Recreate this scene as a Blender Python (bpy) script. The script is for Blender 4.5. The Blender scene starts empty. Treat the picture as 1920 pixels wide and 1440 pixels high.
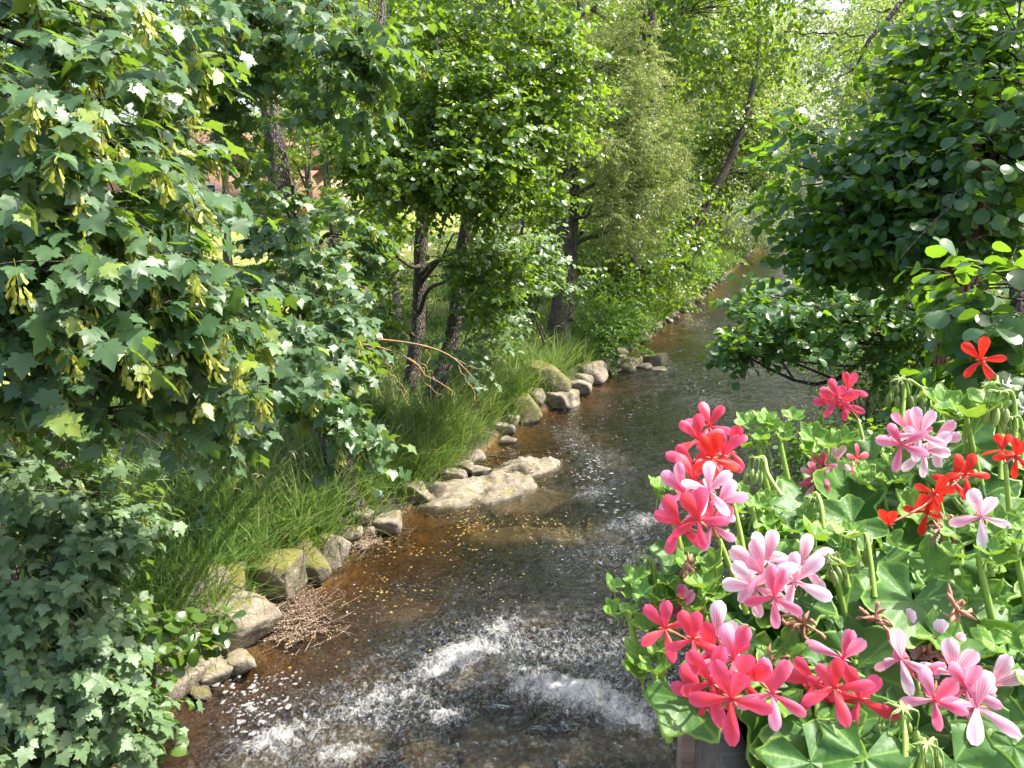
import bpy, math, random
import numpy as np
from mathutils import Matrix, Vector

# ------------------------------------------------------------------ camera, light
SC = bpy.context.scene
COL = SC.collection
R = math.radians
CAM_H, PITCH, FPX = 4.5, R(14.5), 1500.0        # eye height over the water, downward tilt, focal length on a 1920 px wide frame
cam_data = bpy.data.cameras.new('camera')
cam_data.sensor_width = 36.0
cam_data.lens = 36.0 * FPX / 1920.0
cam_data.clip_start, cam_data.clip_end = 0.05, 2000.0
cam = bpy.data.objects.new('camera', cam_data)
COL.objects.link(cam)
cam.location = (0, 0, CAM_H)
cam.rotation_euler = (R(90) - PITCH, 0, 0)
SC.camera = cam

SUN_AZ, SUN_EL = R(78), R(55)                   # azimuth from +Y towards +X
world = bpy.data.worlds.new('World')
SC.world = world
world.use_nodes = True
wn = world.node_tree
sky = wn.nodes.new('ShaderNodeTexSky')
sky.sky_type = 'NISHITA'
sky.sun_disc = False
sky.sun_elevation, sky.sun_rotation = SUN_EL, SUN_AZ
sky.air_density, sky.dust_density = 1.0, 4.0
bgn = wn.nodes['Background']
bgn.inputs['Strength'].default_value = 0.15
wn.links.new(sky.outputs[0], bgn.inputs['Color'])
sun_data = bpy.data.lights.new('sun', 'SUN')
sun_data.energy, sun_data.angle, sun_data.color = 3.7, R(0.53), (1.0, 0.955, 0.87)
sun = bpy.data.objects.new('sun', sun_data)
COL.objects.link(sun)
SUN_DIR = np.array([math.sin(SUN_AZ) * math.cos(SUN_EL), math.cos(SUN_AZ) * math.cos(SUN_EL), math.sin(SUN_EL)])
sun.rotation_euler = Vector(SUN_DIR).to_track_quat('Z', 'Y').to_euler()
sun.location = (10, 10, 30)
SC.view_settings.view_transform = 'Standard'
SC.view_settings.look = 'None'
SC.view_settings.gamma = 1.0
SC.view_settings.exposure = 1.8
SC.cycles.max_bounces = 8
SC.cycles.diffuse_bounces = 3
SC.cycles.glossy_bounces = 3
SC.cycles.transmission_bounces = 4
SC.cycles.transparent_max_bounces = 8
SC.cycles.sample_clamp_indirect = 6.0
SC.cycles.caustics_reflective = False
SC.cycles.caustics_refractive = False
SC.cycles.use_denoising = True

# ------------------------------------------------------------------ small maths
FW = np.array([0, math.cos(PITCH), -math.sin(PITCH)])
UP = np.array([0, math.sin(PITCH), math.cos(PITCH)])
RT = np.array([1.0, 0, 0])
EYE = np.array([0, 0, CAM_H])

def P(u, v, d):
    """world point at depth d (metres) for a place given in photograph coordinates"""
    return EYE + d * (FW + RT * (u - 960) / FPX + UP * (720 - v) / FPX)

def G(u, v, z=0.0):
    d = FW + RT * (u - 960) / FPX + UP * (720 - v) / FPX
    return EYE + d * ((z - CAM_H) / d[2])

def project(p):
    r = np.asarray(p) - EYE
    d = r @ FW
    d = np.where(np.abs(d) < 1e-6, 1e-6, d)
    return 960 + FPX * (r @ RT) / d, 720 - FPX * (r @ UP) / d, d

def nrm(a):
    return a / np.maximum(np.linalg.norm(a, axis=-1, keepdims=True), 1e-9)

def sstep(a, b, x):
    t = np.clip((x - a) / (b - a), 0, 1)
    return t * t * (3 - 2 * t)

def _hash(ix, iy, iz, seed):
    n = (ix.astype(np.int64) * 374761393 + iy.astype(np.int64) * 668265263 + iz.astype(np.int64) * 2147483647 + seed * 974634321)
    n = (n ^ (n >> 13)) * 1274126177
    n = n ^ (n >> 16)
    return (n & 0xFFFF) / 65535.0 * 2 - 1

def vnoise(p, seed=0):
    """smooth value noise in -1..1 on (n,3) points"""
    f = np.floor(p)
    t = p - f
    t = t * t * t * (t * (t * 6 - 15) + 10)
    i = f.astype(np.int64)
    out = 0
    for dx in (0, 1):
        wx = t[:, 0] if dx else 1 - t[:, 0]
        for dy in (0, 1):
            wy = t[:, 1] if dy else 1 - t[:, 1]
            for dz in (0, 1):
                wz = t[:, 2] if dz else 1 - t[:, 2]
                out = out + wx * wy * wz * _hash(i[:, 0] + dx, i[:, 1] + dy, i[:, 2] + dz, seed)
    return out

def fbm(p, octaves=3, seed=0, gain=0.5):
    p = np.asarray(p, float)
    a, s, out = 1.0, 0.0, 0
    for o in range(octaves):
        out = out + a * vnoise(p * (2.03 ** o) + o * 17.3, seed + o)
        s += a
        a *= gain
    return out / s

def n2(x, y, scale, seed=0, octaves=3):
    return fbm(np.stack([np.ravel(x) * scale, np.ravel(y) * scale, np.zeros(np.size(x)) + 0.37], 1), octaves, seed)

# ------------------------------------------------------------------ mesh helpers
def make_mesh(name, verts, faces, attrs=None, smooth=False):
    """faces: list of int arrays (m,k); attrs: {name: (n,) floats per vertex}"""
    me = bpy.data.meshes.new(name)
    verts = np.asarray(verts, np.float32)
    if not isinstance(faces, (list, tuple)):
        faces = [faces]
    faces = [np.asarray(f, np.int32) for f in faces if len(f)]
    me.vertices.add(len(verts))
    me.vertices.foreach_set('co', verts.ravel())
    loops = np.concatenate([f.ravel() for f in faces])
    sizes = np.concatenate([np.full(len(f), f.shape[1], np.int32) for f in faces])
    starts = np.concatenate([[0], np.cumsum(sizes)[:-1]]).astype(np.int32)
    me.loops.add(len(loops))
    me.loops.foreach_set('vertex_index', loops)
    me.polygons.add(len(sizes))
    me.polygons.foreach_set('loop_start', starts)
    me.polygons.foreach_set('loop_total', sizes)
    if smooth:
        me.polygons.foreach_set('use_smooth', np.ones(len(sizes), bool))
    for k, a in (attrs or {}).items():
        at = me.attributes.new(k, 'FLOAT', 'POINT')
        at.data.foreach_set('value', np.asarray(a, np.float32))
    me.update(calc_edges=True)
    me.validate()
    return me

def link(name, me, mat=None, parent=None, loc=None, kind=None):
    o = bpy.data.objects.new(name, me)
    COL.objects.link(o)
    if mat is not None and me is not None and not me.materials:
        me.materials.append(mat)
    if parent is not None:
        o.parent = parent
    if loc is not None:
        o.location = loc
    if kind:
        o['kind'] = kind
    return o

def tag(o, label, cat, group=None, kind=None):
    o['label'] = label
    o['category'] = cat
    if group:
        o['group'] = group
    if kind:
        o['kind'] = kind
    return o

def thing(name, label, cat, loc, group=None):
    o = bpy.data.objects.new(name, None)
    COL.objects.link(o)
    o.location = Vector([float(c) for c in loc])
    o.empty_display_size = 0.1
    return tag(o, label, cat, group)

def spline(pts, n):
    """catmull-rom through pts, n samples"""
    p = np.asarray(pts, float)
    if len(p) == 2:
        return p[0] + (p[1] - p[0]) * np.linspace(0, 1, n)[:, None]
    q = np.vstack([2 * p[0] - p[1], p, 2 * p[-1] - p[-2]])
    t = np.linspace(0, len(p) - 1 - 1e-6, n)
    i = t.astype(int)
    f = (t - i)[:, None]
    a, b, c, d = q[i], q[i + 1], q[i + 2], q[i + 3]
    return 0.5 * (2 * b + (c - a) * f + (2 * a - 5 * b + 4 * c - d) * f ** 2 + (3 * b - a - 3 * c + d) * f ** 3)

def tube(path, radii, sides=6, rough=0.0, seed=0):
    path = np.asarray(path, float)
    n = len(path)
    radii = np.broadcast_to(radii, (n,)) if np.ndim(radii) == 0 else np.asarray(radii, float)
    tan = nrm(np.gradient(path, axis=0))
    ref = np.array([0.31, 0.93, 0.17]) if abs(tan[0] @ np.array([0.31, 0.93, 0.17])) < 0.9 else np.array([1.0, 0, 0])
    a = nrm(np.cross(tan, ref))
    b = np.cross(tan, a)
    th = np.linspace(0, 2 * math.pi, sides, endpoint=False)
    ring = np.cos(th)[None, :, None] * a[:, None, :] + np.sin(th)[None, :, None] * b[:, None, :]
    rr = radii[:, None] * np.ones((1, sides))
    if rough:
        k = fbm(np.stack([np.cos(th)[None] * 1.3 + 0 * rr, np.sin(th)[None] * 1.3 + 0 * rr,
                          np.arange(n)[:, None] * 0.35 + 0 * rr], -1).reshape(-1, 3), 2, seed).reshape(n, sides)
        rr = rr * (1 + rough * k)
    v = (path[:, None, :] + ring * rr[..., None]).reshape(-1, 3)
    i = np.arange(n - 1)[:, None] * sides
    j = np.arange(sides)[None]
    k = (j + 1) % sides
    f = np.stack([i + j, i + k, i + sides + k, i + sides + j], -1).reshape(-1, 4)
    return v, f

class Acc:
    def __init__(self):
        self.v, self.f, self.n, self.a = [], {}, 0, {}
    def add(self, v, *fs, **attrs):
        v = np.asarray(v)
        for f in fs:
            f = np.asarray(f)
            self.f.setdefault(f.shape[1], []).append(f + self.n)
        self.v.append(v)
        for k, x in attrs.items():
            self.a.setdefault(k, []).append(np.broadcast_to(x, (len(v),)))
        self.n += len(v)
    def mesh(self, name, off=None, smooth=True):
        v = np.concatenate(self.v)
        if off is not None:
            v = v - np.asarray(off)
        return make_mesh(name, v, [np.concatenate(x) for x in self.f.values()],
                         {k: np.concatenate(x) for k, x in self.a.items()}, smooth)

# ------------------------------------------------------------------ materials
class NT:
    def __init__(self, name):
        self.m = bpy.data.materials.new(name)
        self.m.use_nodes = True
        self.t = self.m.node_tree
        self.t.nodes.clear()
        self.out = self.n('ShaderNodeOutputMaterial')
    def n(self, kind, ins=None, **props):
        o = self.t.nodes.new(kind)
        for k, v in props.items():
            setattr(o, k, v)
        for k, v in (ins or {}).items():
            s = o.inputs[k]
            if hasattr(v, 'is_output') or isinstance(v, bpy.types.NodeSocket):
                self.t.links.new(v, s)
            else:
                s.default_value = v
        return o
    def surf(self, s, disp=None):
        self.t.links.new(s, self.out.inputs['Surface'])
        return self.m
    def math(self, op, a, b=0.0, c=None, clamp=False):
        ins = {0: a, 1: b}
        if c is not None:
            ins[2] = c
        return self.n('ShaderNodeMath', ins, operation=op, use_clamp=clamp).outputs[0]
    def attr(self, name):
        return self.n('ShaderNodeAttribute', attribute_name=name).outputs['Fac']
    def coord(self, which='Object'):
        return self.n('ShaderNodeTexCoord').outputs[which]
    def pos(self):
        return self.n('ShaderNodeNewGeometry').outputs['Position']
    def noise(self, vec, scale, detail=4.0, rough=0.55, dist=0.0):
        return self.n('ShaderNodeTexNoise', {'Vector': vec, 'Scale': scale, 'Detail': detail, 'Roughness': rough, 'Distortion': dist}).outputs['Fac']
    def ramp(self, fac, stops):
        r = self.n('ShaderNodeValToRGB', {'Fac': fac})
        e = r.color_ramp.elements
        while len(e) < len(stops):
            e.new(0.5)
        for el, (p, c) in zip(e, stops):
            el.position = p
            el.color = (*c, 1) if len(c) == 3 else c
        return r.outputs['Color']
    def rng(self, x, a, b, c=0.0, d=1.0):
        return self.n('ShaderNodeMapRange', {0: x, 1: a, 2: b, 3: c, 4: d}, clamp=True).outputs[0]
    def mix(self, f, a, b):
        o = self.n('ShaderNodeMix', data_type='RGBA')
        for s, v in ((o.inputs[0], f), (o.inputs[6], a), (o.inputs[7], b)):
            if isinstance(v, bpy.types.NodeSocket):
                self.t.links.new(v, s)
            else:
                s.default_value = (*v, 1) if isinstance(v, tuple) and len(v) == 3 else v
        return o.outputs[2]
    def bump(self, h, strength=0.5, dist=0.02, normal=None):
        ins = {'Height': h, 'Strength': strength, 'Distance': dist}
        if normal is not None:
            ins['Normal'] = normal
        return self.n('ShaderNodeBump', ins).outputs[0]
    def prin(self, **kw):
        ins = {k.replace('_', ' '): v for k, v in kw.items()}
        return self.n('ShaderNodeBsdfPrincipled', ins).outputs[0]
    def scaled(self, vec, s):
        return self.n('ShaderNodeMapping', {'Vector': vec, 'Scale': s}).outputs[0]

def leaf_mat(name, c_dark, c_light, trans, tmix=0.4, rough=0.42, spec=0.5, tint=None, tint_amt=0.12):
    t = NT(name)
    rnd = t.math('FRACT', t.math('ADD', t.attr('rnd'), t.n('ShaderNodeObjectInfo').outputs['Random']))
    col = t.mix(rnd, c_dark, c_light)
    tcol = t.mix(rnd, tuple(x * 0.8 for x in trans), trans)
    if tint:                                   # a few yellowed leaves
        f = t.rng(rnd, 1 - tint_amt, 1 - tint_amt * 0.4)
        col = t.mix(f, col, tint)
        tcol = t.mix(f, tcol, tuple(min(1, x * 1.3) for x in tint))
    nz = t.noise(t.coord('Object'), 9.0, 2.0)
    col = t.mix(t.rng(nz, 0.35, 0.7, 0.0, 0.35), col, tuple(x * 1.35 for x in c_light))
    b = t.n('ShaderNodeBsdfPrincipled', {'Base Color': col, 'Roughness': rough, 'Specular IOR Level': spec})
    tr = t.n('ShaderNodeBsdfTranslucent', {'Color': tcol})
    m = t.n('ShaderNodeMixShader', {0: tmix, 1: b.outputs[0], 2: tr.outputs[0]})
    return t.surf(m.outputs[0])

def bark_mat(name, c1, c2, moss=0.0, lichen=0.3):
    t = NT(name)
    p = t.pos()
    s = t.scaled(p, (1.0, 1.0, 0.28))
    nz = t.noise(s, 26.0, 5.0, 0.65)
    crack = t.n('ShaderNodeTexVoronoi', {'Vector': s, 'Scale': 30.0}, feature='DISTANCE_TO_EDGE').outputs[0]
    h = t.math('ADD', t.rng(crack, 0.0, 0.25), nz)
    col = t.mix(t.rng(h, 0.5, 1.3), c1, c2)
    li = t.noise(p, 9.0, 4.0, 0.7)
    col = t.mix(t.rng(li, 0.58, 0.7, 0, lichen), col, (0.34, 0.36, 0.28))
    if moss:
        mo = t.noise(p, 3.2, 4.0, 0.6)
        col = t.mix(t.rng(mo, 0.45, 0.65, 0, moss), col, (0.075, 0.10, 0.02))
    return t.surf(t.prin(Base_Color=col, Roughness=0.9, Normal=t.bump(h, 0.9, 0.03)))

M = {}
M['maple'] = leaf_mat('maple_leaf', (0.042, 0.095, 0.034), (0.078, 0.145, 0.060), (0.24, 0.40, 0.03), 0.36, 0.46, 0.6, tint=(0.22, 0.28, 0.03), tint_amt=0.10)
M['maple_low'] = leaf_mat('maple_leaf_low', (0.085, 0.145, 0.062), (0.14, 0.215, 0.10), (0.26, 0.40, 0.05), 0.34, 0.5, 0.5)
M['alder'] = leaf_mat('alder_leaf', (0.036, 0.085, 0.016), (0.085, 0.15, 0.024), (0.28, 0.44, 0.02), 0.42, 0.33, 0.6)
M['alder_near'] = leaf_mat('alder_leaf_dark', (0.030, 0.085, 0.026), (0.065, 0.145, 0.042), (0.24, 0.44, 0.02), 0.40, 0.35, 0.6)
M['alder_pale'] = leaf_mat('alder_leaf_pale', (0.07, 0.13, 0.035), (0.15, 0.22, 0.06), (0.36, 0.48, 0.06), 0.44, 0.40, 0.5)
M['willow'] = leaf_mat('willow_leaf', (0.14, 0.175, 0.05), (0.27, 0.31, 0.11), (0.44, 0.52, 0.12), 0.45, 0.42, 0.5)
M['hazed_willow'] = leaf_mat('hazed_willow_leaf', (0.15, 0.20, 0.11), (0.28, 0.34, 0.20), (0.45, 0.55, 0.22), 0.48, 0.42, 0.5)  # distant willows: haze painted in as a paler leaf colour
M['shrub'] = leaf_mat('shrub_leaf', (0.05, 0.12, 0.02), (0.10, 0.19, 0.035), (0.28, 0.46, 0.03), 0.42, 0.45, 0.4)
M['scrub'] = leaf_mat('scrub_leaf', (0.035, 0.07, 0.022), (0.07, 0.12, 0.04), (0.18, 0.28, 0.05), 0.36, 0.5, 0.4)
M['grass'] = leaf_mat('grass_blade', (0.055, 0.13, 0.025), (0.16, 0.24, 0.055), (0.26, 0.42, 0.05), 0.40, 0.5, 0.35, tint=(0.34, 0.28, 0.12), tint_amt=0.10)
M['key'] = leaf_mat('maple_key', (0.20, 0.24, 0.025), (0.34, 0.34, 0.06), (0.45, 0.48, 0.05), 0.35, 0.5, 0.4)
M['bark'] = bark_mat('bark', (0.018, 0.014, 0.010), (0.12, 0.095, 0.072))
M['bark_moss'] = bark_mat('bark_moss', (0.02, 0.015, 0.010), (0.13, 0.095, 0.065), moss=0.6)
M['bark_pale'] = bark_mat('bark_pale', (0.04, 0.034, 0.028), (0.20, 0.175, 0.15), lichen=0.5)
M['bark_red'] = bark_mat('bark_red', (0.08, 0.030, 0.014), (0.30, 0.135, 0.07), lichen=0.1)
M['twig'] = bark_mat('twig', (0.06, 0.042, 0.03), (0.20, 0.15, 0.11))
M['petiole'] = bark_mat('petiole', (0.13, 0.06, 0.02), (0.22, 0.12, 0.03), lichen=0.0)

def dead_branch_mat():
    t = NT('lichened_branch')
    p = t.pos()
    n = t.noise(p, 14.0, 4.0, 0.7)
    col = t.mix(t.rng(n, 0.44, 0.58), (0.22, 0.18, 0.13), (0.46, 0.21, 0.02))
    col = t.mix(t.rng(t.noise(p, 40.0, 3.0), 0.5, 0.7, 0, 0.6), col, (0.30, 0.28, 0.20))
    return t.surf(t.prin(Base_Color=col, Roughness=0.95, Normal=t.bump(n, 0.6, 0.01)))
M['dead'] = dead_branch_mat()

def rock_mat(name, c1, c2, moss, wetk=0.62, wz=0.0):
    t = NT(name)
    p = t.pos()
    g = t.n('ShaderNodeNewGeometry')
    nz = t.n('ShaderNodeSeparateXYZ', {0: g.outputs['Normal']}).outputs[2]
    hz = t.n('ShaderNodeSeparateXYZ', {0: p}).outputs[2]
    a = t.noise(p, 5.0, 6.0, 0.65)
    b = t.noise(p, 38.0, 4.0, 0.7)
    col = t.mix(t.rng(a, 0.3, 0.7), c1, c2)
    col = t.mix(t.rng(b, 0.55, 0.75, 0, 0.5), col, tuple(x * 0.45 for x in c1))
    col = t.mix(t.rng(t.noise(p, 17.0, 3.0, 0.6), 0.6, 0.68, 0, 0.45), col, (0.42, 0.40, 0.34))
    mo = t.math('ADD', t.noise(p, 7.0, 5.0, 0.65), t.math('MULTIPLY', nz, 0.22))
    col = t.mix(t.rng(mo, 0.74 - 0.3 * moss, 0.92 - 0.3 * moss, 0, 0.92), col, t.mix(b, (0.07, 0.085, 0.012), (0.20, 0.17, 0.025)))
    wet = t.rng(t.math('ADD', hz, t.math('MULTIPLY', a, 0.06)), 0.06 + wz, 0.11 + wz, 1.0, 0.0)
    col = t.mix(t.math('MULTIPLY', wet, wetk), col, (0.02, 0.014, 0.008))
    h = t.math('ADD', a, t.math('MULTIPLY', b, 0.35))
    return t.surf(t.prin(Base_Color=col, Roughness=t.rng(wet, 0, 1, 0.88, 0.3), Normal=t.bump(h, 0.9, 0.05)))
M['rock'] = rock_mat('rock', (0.13, 0.105, 0.075), (0.30, 0.25, 0.19), 0.28)
M['rock_mossy'] = rock_mat('mossy_rock', (0.11, 0.09, 0.06), (0.24, 0.20, 0.14), 0.75)
M['rock_pale'] = rock_mat('pale_rock', (0.14, 0.115, 0.085), (0.30, 0.25, 0.195), 0.12)
M['rock_bed'] = rock_mat('bed_rock', (0.10, 0.06, 0.024), (0.24, 0.145, 0.058), 0.2, 0.5, 0.15)

def ground_mat():
    t = NT('earth_and_meadow')
    p = t.pos()
    mead, bed, silt = t.attr('meadow'), t.attr('bed'), t.attr('silt')
    a = t.noise(p, 1.6, 5.0, 0.6)
    b = t.noise(p, 22.0, 5.0, 0.65)
    soil = t.mix(t.rng(b, 0.3, 0.7), (0.022, 0.018, 0.010), (0.085, 0.062, 0.036))
    soil = t.mix(t.rng(t.noise(p, 6.0, 5.0, 0.7), 0.42, 0.62, 0, 0.85), soil, (0.035, 0.062, 0.014))
    gr = t.mix(t.rng(t.noise(p, 0.35, 4.0, 0.6), 0.35, 0.65), (0.17, 0.21, 0.035), (0.33, 0.31, 0.075))
    gr = t.mix(t.rng(b, 0.4, 0.75, 0, 0.5), gr, (0.09, 0.14, 0.025))
    vor = t.n('ShaderNodeTexVoronoi', {'Vector': p, 'Scale': 9.0, 'Randomness': 1.0})
    sand = t.mix(t.rng(a, 0.35, 0.65), (0.085, 0.048, 0.017), (0.20, 0.115, 0.042))
    sand = t.mix(t.rng(b, 0.5, 0.72, 0, 0.5), sand, (0.06, 0.035, 0.012))
    stone = t.mix(t.rng(t.noise(p, 4.0, 4.0, 0.65), 0.35, 0.65), (0.018, 0.014, 0.007), (0.085, 0.055, 0.022))
    stone = t.mix(t.rng(vor.outputs['Distance'], 0.2, 0.6, 0.5, 0.0), stone, (0.11, 0.075, 0.03))
    bedc = t.mix(silt, stone, sand)
    c = t.mix(mead, soil, gr)
    c = t.mix(bed, c, bedc)
    h = t.math('ADD', b, t.math('MULTIPLY', vor.outputs['Distance'], t.math('MULTIPLY', bed, -0.8)))
    return t.surf(t.prin(Base_Color=c, Roughness=0.95, Normal=t.bump(h, 0.8, 0.06)))
M['ground'] = ground_mat()

def water_mat():
    t = NT('stream_water')
    p = t.pos()
    fo, chop, fl = t.attr('foam'), t.attr('chop'), t.attr('fleck')
    s1 = t.scaled(p, (1.0, 0.62, 1.0))
    n1 = t.noise(s1, 7.0, 4.0, 0.6, 0.6)
    n2_ = t.noise(s1, 26.0, 4.0, 0.62, 0.9)
    n3 = t.noise(p, 90.0, 2.0, 0.6, 0.4)
    h = t.math('ADD', t.math('MULTIPLY', n1, 0.9), t.math('MULTIPLY', n2_, 0.40))
    h = t.math('ADD', h, t.math('MULTIPLY', n3, 0.12))
    nb = t.n('ShaderNodeBump', {'Height': h, 'Strength': t.rng(chop, 0, 1, 0.45, 1.0), 'Distance': t.rng(chop, 0, 1, 0.05, 0.13)}).outputs[0]
    fres = t.n('ShaderNodeFresnel', {'IOR': 1.42, 'Normal': nb}).outputs[0]
    gl = t.n('ShaderNodeBsdfGlossy', {'Color': (1, 1, 1, 1), 'Roughness': 0.04, 'Normal': nb})
    dp = t.attr('depth')                       # peat-brown water: what is left of the light after that depth
    ab = t.n('ShaderNodeCombineColor', {i: t.math('EXPONENT', t.math('MULTIPLY', dp, -k)) for i, k in enumerate((3.0, 4.2, 6.8))}).outputs[0]
    tr = t.n('ShaderNodeBsdfTransparent', {'Color': ab})
    w = t.n('ShaderNodeMixShader', {0: fres, 1: tr.outputs[0], 2: gl.outputs[0]})
    # broken white water: lacy noise thresholded by the foam amount of the place
    q = t.n('ShaderNodeMapping', {'Vector': p, 'Rotation': (0, 0, 0.35), 'Scale': (1.0, 0.7, 1.0)}).outputs[0]
    f1 = t.noise(q, 5.0, 9.0, 0.78, 2.2)
    f2 = t.noise(q, 22.0, 6.0, 0.80, 1.2)
    ff = t.math('ADD', t.math('MULTIPLY', f1, 0.48), t.math('MULTIPLY', f2, 0.52))
    m = t.math('ADD', t.math('MULTIPLY', fo, 0.27), ff)
    mask = t.rng(m, 0.64, 0.84)
    vd = t.n('ShaderNodeTexVoronoi', {'Vector': p, 'Scale': 34.0}, feature='F1').outputs['Distance']
    fm = t.math('MULTIPLY', t.rng(vd, 0.20, 0.27, 1.0, 0.0), t.rng(t.math('ADD', fl, t.math('MULTIPLY', t.math('SUBTRACT', n2_, 0.5), 2.2)), 0.55, 0.72))
    mask = t.math('MAXIMUM', mask, t.math('MULTIPLY', fm, 0.6))
    # thin curling white lines round the rough water: foam streaks plus painted ripple highlights
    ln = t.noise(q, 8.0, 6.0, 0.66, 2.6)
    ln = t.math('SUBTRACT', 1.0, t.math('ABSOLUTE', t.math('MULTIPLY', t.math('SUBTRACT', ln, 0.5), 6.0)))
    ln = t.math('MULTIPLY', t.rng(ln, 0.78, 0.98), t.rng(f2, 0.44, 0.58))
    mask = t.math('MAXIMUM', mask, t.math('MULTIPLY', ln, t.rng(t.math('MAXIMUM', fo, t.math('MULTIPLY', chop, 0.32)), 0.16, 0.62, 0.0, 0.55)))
    fb = t.bump(ff, 1.0, 0.05)
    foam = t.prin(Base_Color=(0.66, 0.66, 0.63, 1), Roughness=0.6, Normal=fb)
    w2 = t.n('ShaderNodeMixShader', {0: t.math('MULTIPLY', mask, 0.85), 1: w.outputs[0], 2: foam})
    return t.surf(w2.outputs[0])
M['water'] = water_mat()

def plain(name, col, rough=0.7, **kw):
    t = NT(name)
    p = t.pos()
    n = t.noise(p, 30.0, 4.0, 0.6)
    c = t.mix(t.rng(n, 0.3, 0.7), tuple(x * 0.75 for x in col), tuple(min(1, x * 1.2) for x in col))
    return t.surf(t.prin(Base_Color=c, Roughness=rough, Normal=t.bump(n, 0.2, 0.004), **kw))
M['foam'] = plain('foam_patch', (0.19, 0.19, 0.185), 0.6)

# ------------------------------------------------------------------ river course and ground
edge_px = [(230, 1440), (330, 1310), (470, 1225), (560, 1130), (640, 1065), (740, 990), (800, 945), (890, 885), (960, 805),
           (1060, 760), (1150, 700), (1215, 645), (1265, 600), (1330, 545), (1400, 490), (1440, 450), (1466, 415)]
ew = np.array([G(u, v) for u, v in edge_px])
EY = np.concatenate([[-60, 0, 3], ew[:, 1], [150, 400]])
EX = np.concatenate([[-5.5, -4.5, -3.9], ew[:, 0], [ew[-1, 0] + 18, ew[-1, 0] + 60]])
def xl(y):
    return np.interp(y, EY, EX)
def xr(y):
    return xl(y) + 6.4 - 1.3 * sstep(9, 30, y) - 0.5 * np.exp(-((y - 9.0) / 3) ** 2) + 0.0 * y

def terrain_z(x, y):
    x, y = np.atleast_1d(np.asarray(x, float)), np.atleast_1d(np.asarray(y, float))
    a, b = xl(y), xr(y)
    sl, sr = a - x, x - b
    ns = n2(x, y, 0.9, 3).reshape(x.shape)
    nf = n2(x, y, 4.0, 5).reshape(x.shape)
    left = 0.42 * sstep(-0.05, 0.55, sl) + 0.55 * sstep(0.4, 3.2, sl) + 0.35 * sstep(3, 9, sl) + 0.5 * sstep(10, 60, sl) + 6.0 * sstep(90, 300, sl)
    left = left + (0.10 * ns + 0.03 * nf) * sstep(0, 1.2, sl) * (1 - 0.6 * sstep(6, 15, sl))
    right = 0.5 * sstep(-0.05, 0.6, sr) + 1.2 * sstep(0.4, 3.0, sr) + 1.0 * sstep(2.5, 8, sr) + 6.0 * sstep(60, 300, sr)
    right = right + (0.16 * ns + 0.04 * nf) * sstep(0, 1.2, sr)
    w = b - a
    f = (x - a) / w
    dep = 0.08 + 0.50 * sstep(0.0, 0.42, f) * sstep(1.0, 0.7, f) + 0.09 * ns + 0.05 * nf
    bed = -np.maximum(dep, 0.03) * sstep(0, 0.05, f) * sstep(1, 0.95, f)
    return np.where(sl > 0, left, np.where(sr > 0, right, bed))

def tz(x, y):
    return float(terrain_z([x], [y])[0])

def on_ground(u, v):
    """first place where the sight line of (u,v) meets the ground"""
    d = FW + RT * (u - 960) / FPX + UP * (720 - v) / FPX
    t = np.exp(np.linspace(math.log(1.0), math.log(300), 1500))
    q = EYE + t[:, None] * d
    z = terrain_z(q[:, 0], q[:, 1])
    i = int(np.argmax(q[:, 2] < np.maximum(z, 0.0)))
    return np.array([q[i, 0], q[i, 1], max(float(z[i]), 0.0)])

rows = np.concatenate([np.linspace(-30, 3, 23), 3.0 * np.exp(np.arange(1, 330) * 0.0145)])
ls = np.concatenate([[-500, -300, -200, -140, -100, -70, -50, -36, -26, -19], -np.linspace(3.8, 0, 28) ** 2])
cs = np.linspace(0, 1, 46)[1:-1]
rs_ = np.concatenate([np.linspace(0, 3.4, 24) ** 2, [16, 24, 36, 60, 100, 160, 300, 500]])
YY = np.repeat(rows, len(ls) + len(cs) + len(rs_)).reshape(len(rows), -1)
XX = np.concatenate([xl(rows)[:, None] + ls[None], xl(rows)[:, None] + cs[None] * (xr(rows) - xl(rows))[:, None], xr(rows)[:, None] + rs_[None]], 1)
ZZ = terrain_z(XX.ravel(), YY.ravel())
nr, nc = XX.shape
ii = (np.arange(nr - 1)[:, None] * nc + np.arange(nc - 1)[None]).ravel()
gf = np.stack([ii, ii + 1, ii + nc + 1, ii + nc], 1)
sl_, sr_ = (xl(YY) - XX).ravel(), (XX - xr(YY)).ravel()
inr = (sl_ < 0.12) & (sr_ < 0.12)
fr = ((XX - xl(YY)) / (xr(YY) - xl(YY))).ravel()
siltn = n2(XX, YY, 0.55, 11)
gm = make_mesh('ground', np.stack([XX.ravel(), YY.ravel(), ZZ], 1), gf, {
    'meadow': sstep(4.5, 7.5, sl_ + 1.5 * n2(XX, YY, 0.4, 8)),
    'bed': inr.astype(float),
    'silt': np.clip(sstep(0.34, 0.08, fr + 0.14 * siltn) + 0.40 * sstep(0.12, 0.5, siltn), 0, 1)}, True)
g = link('ground', gm, M['ground'], kind='structure')

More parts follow.
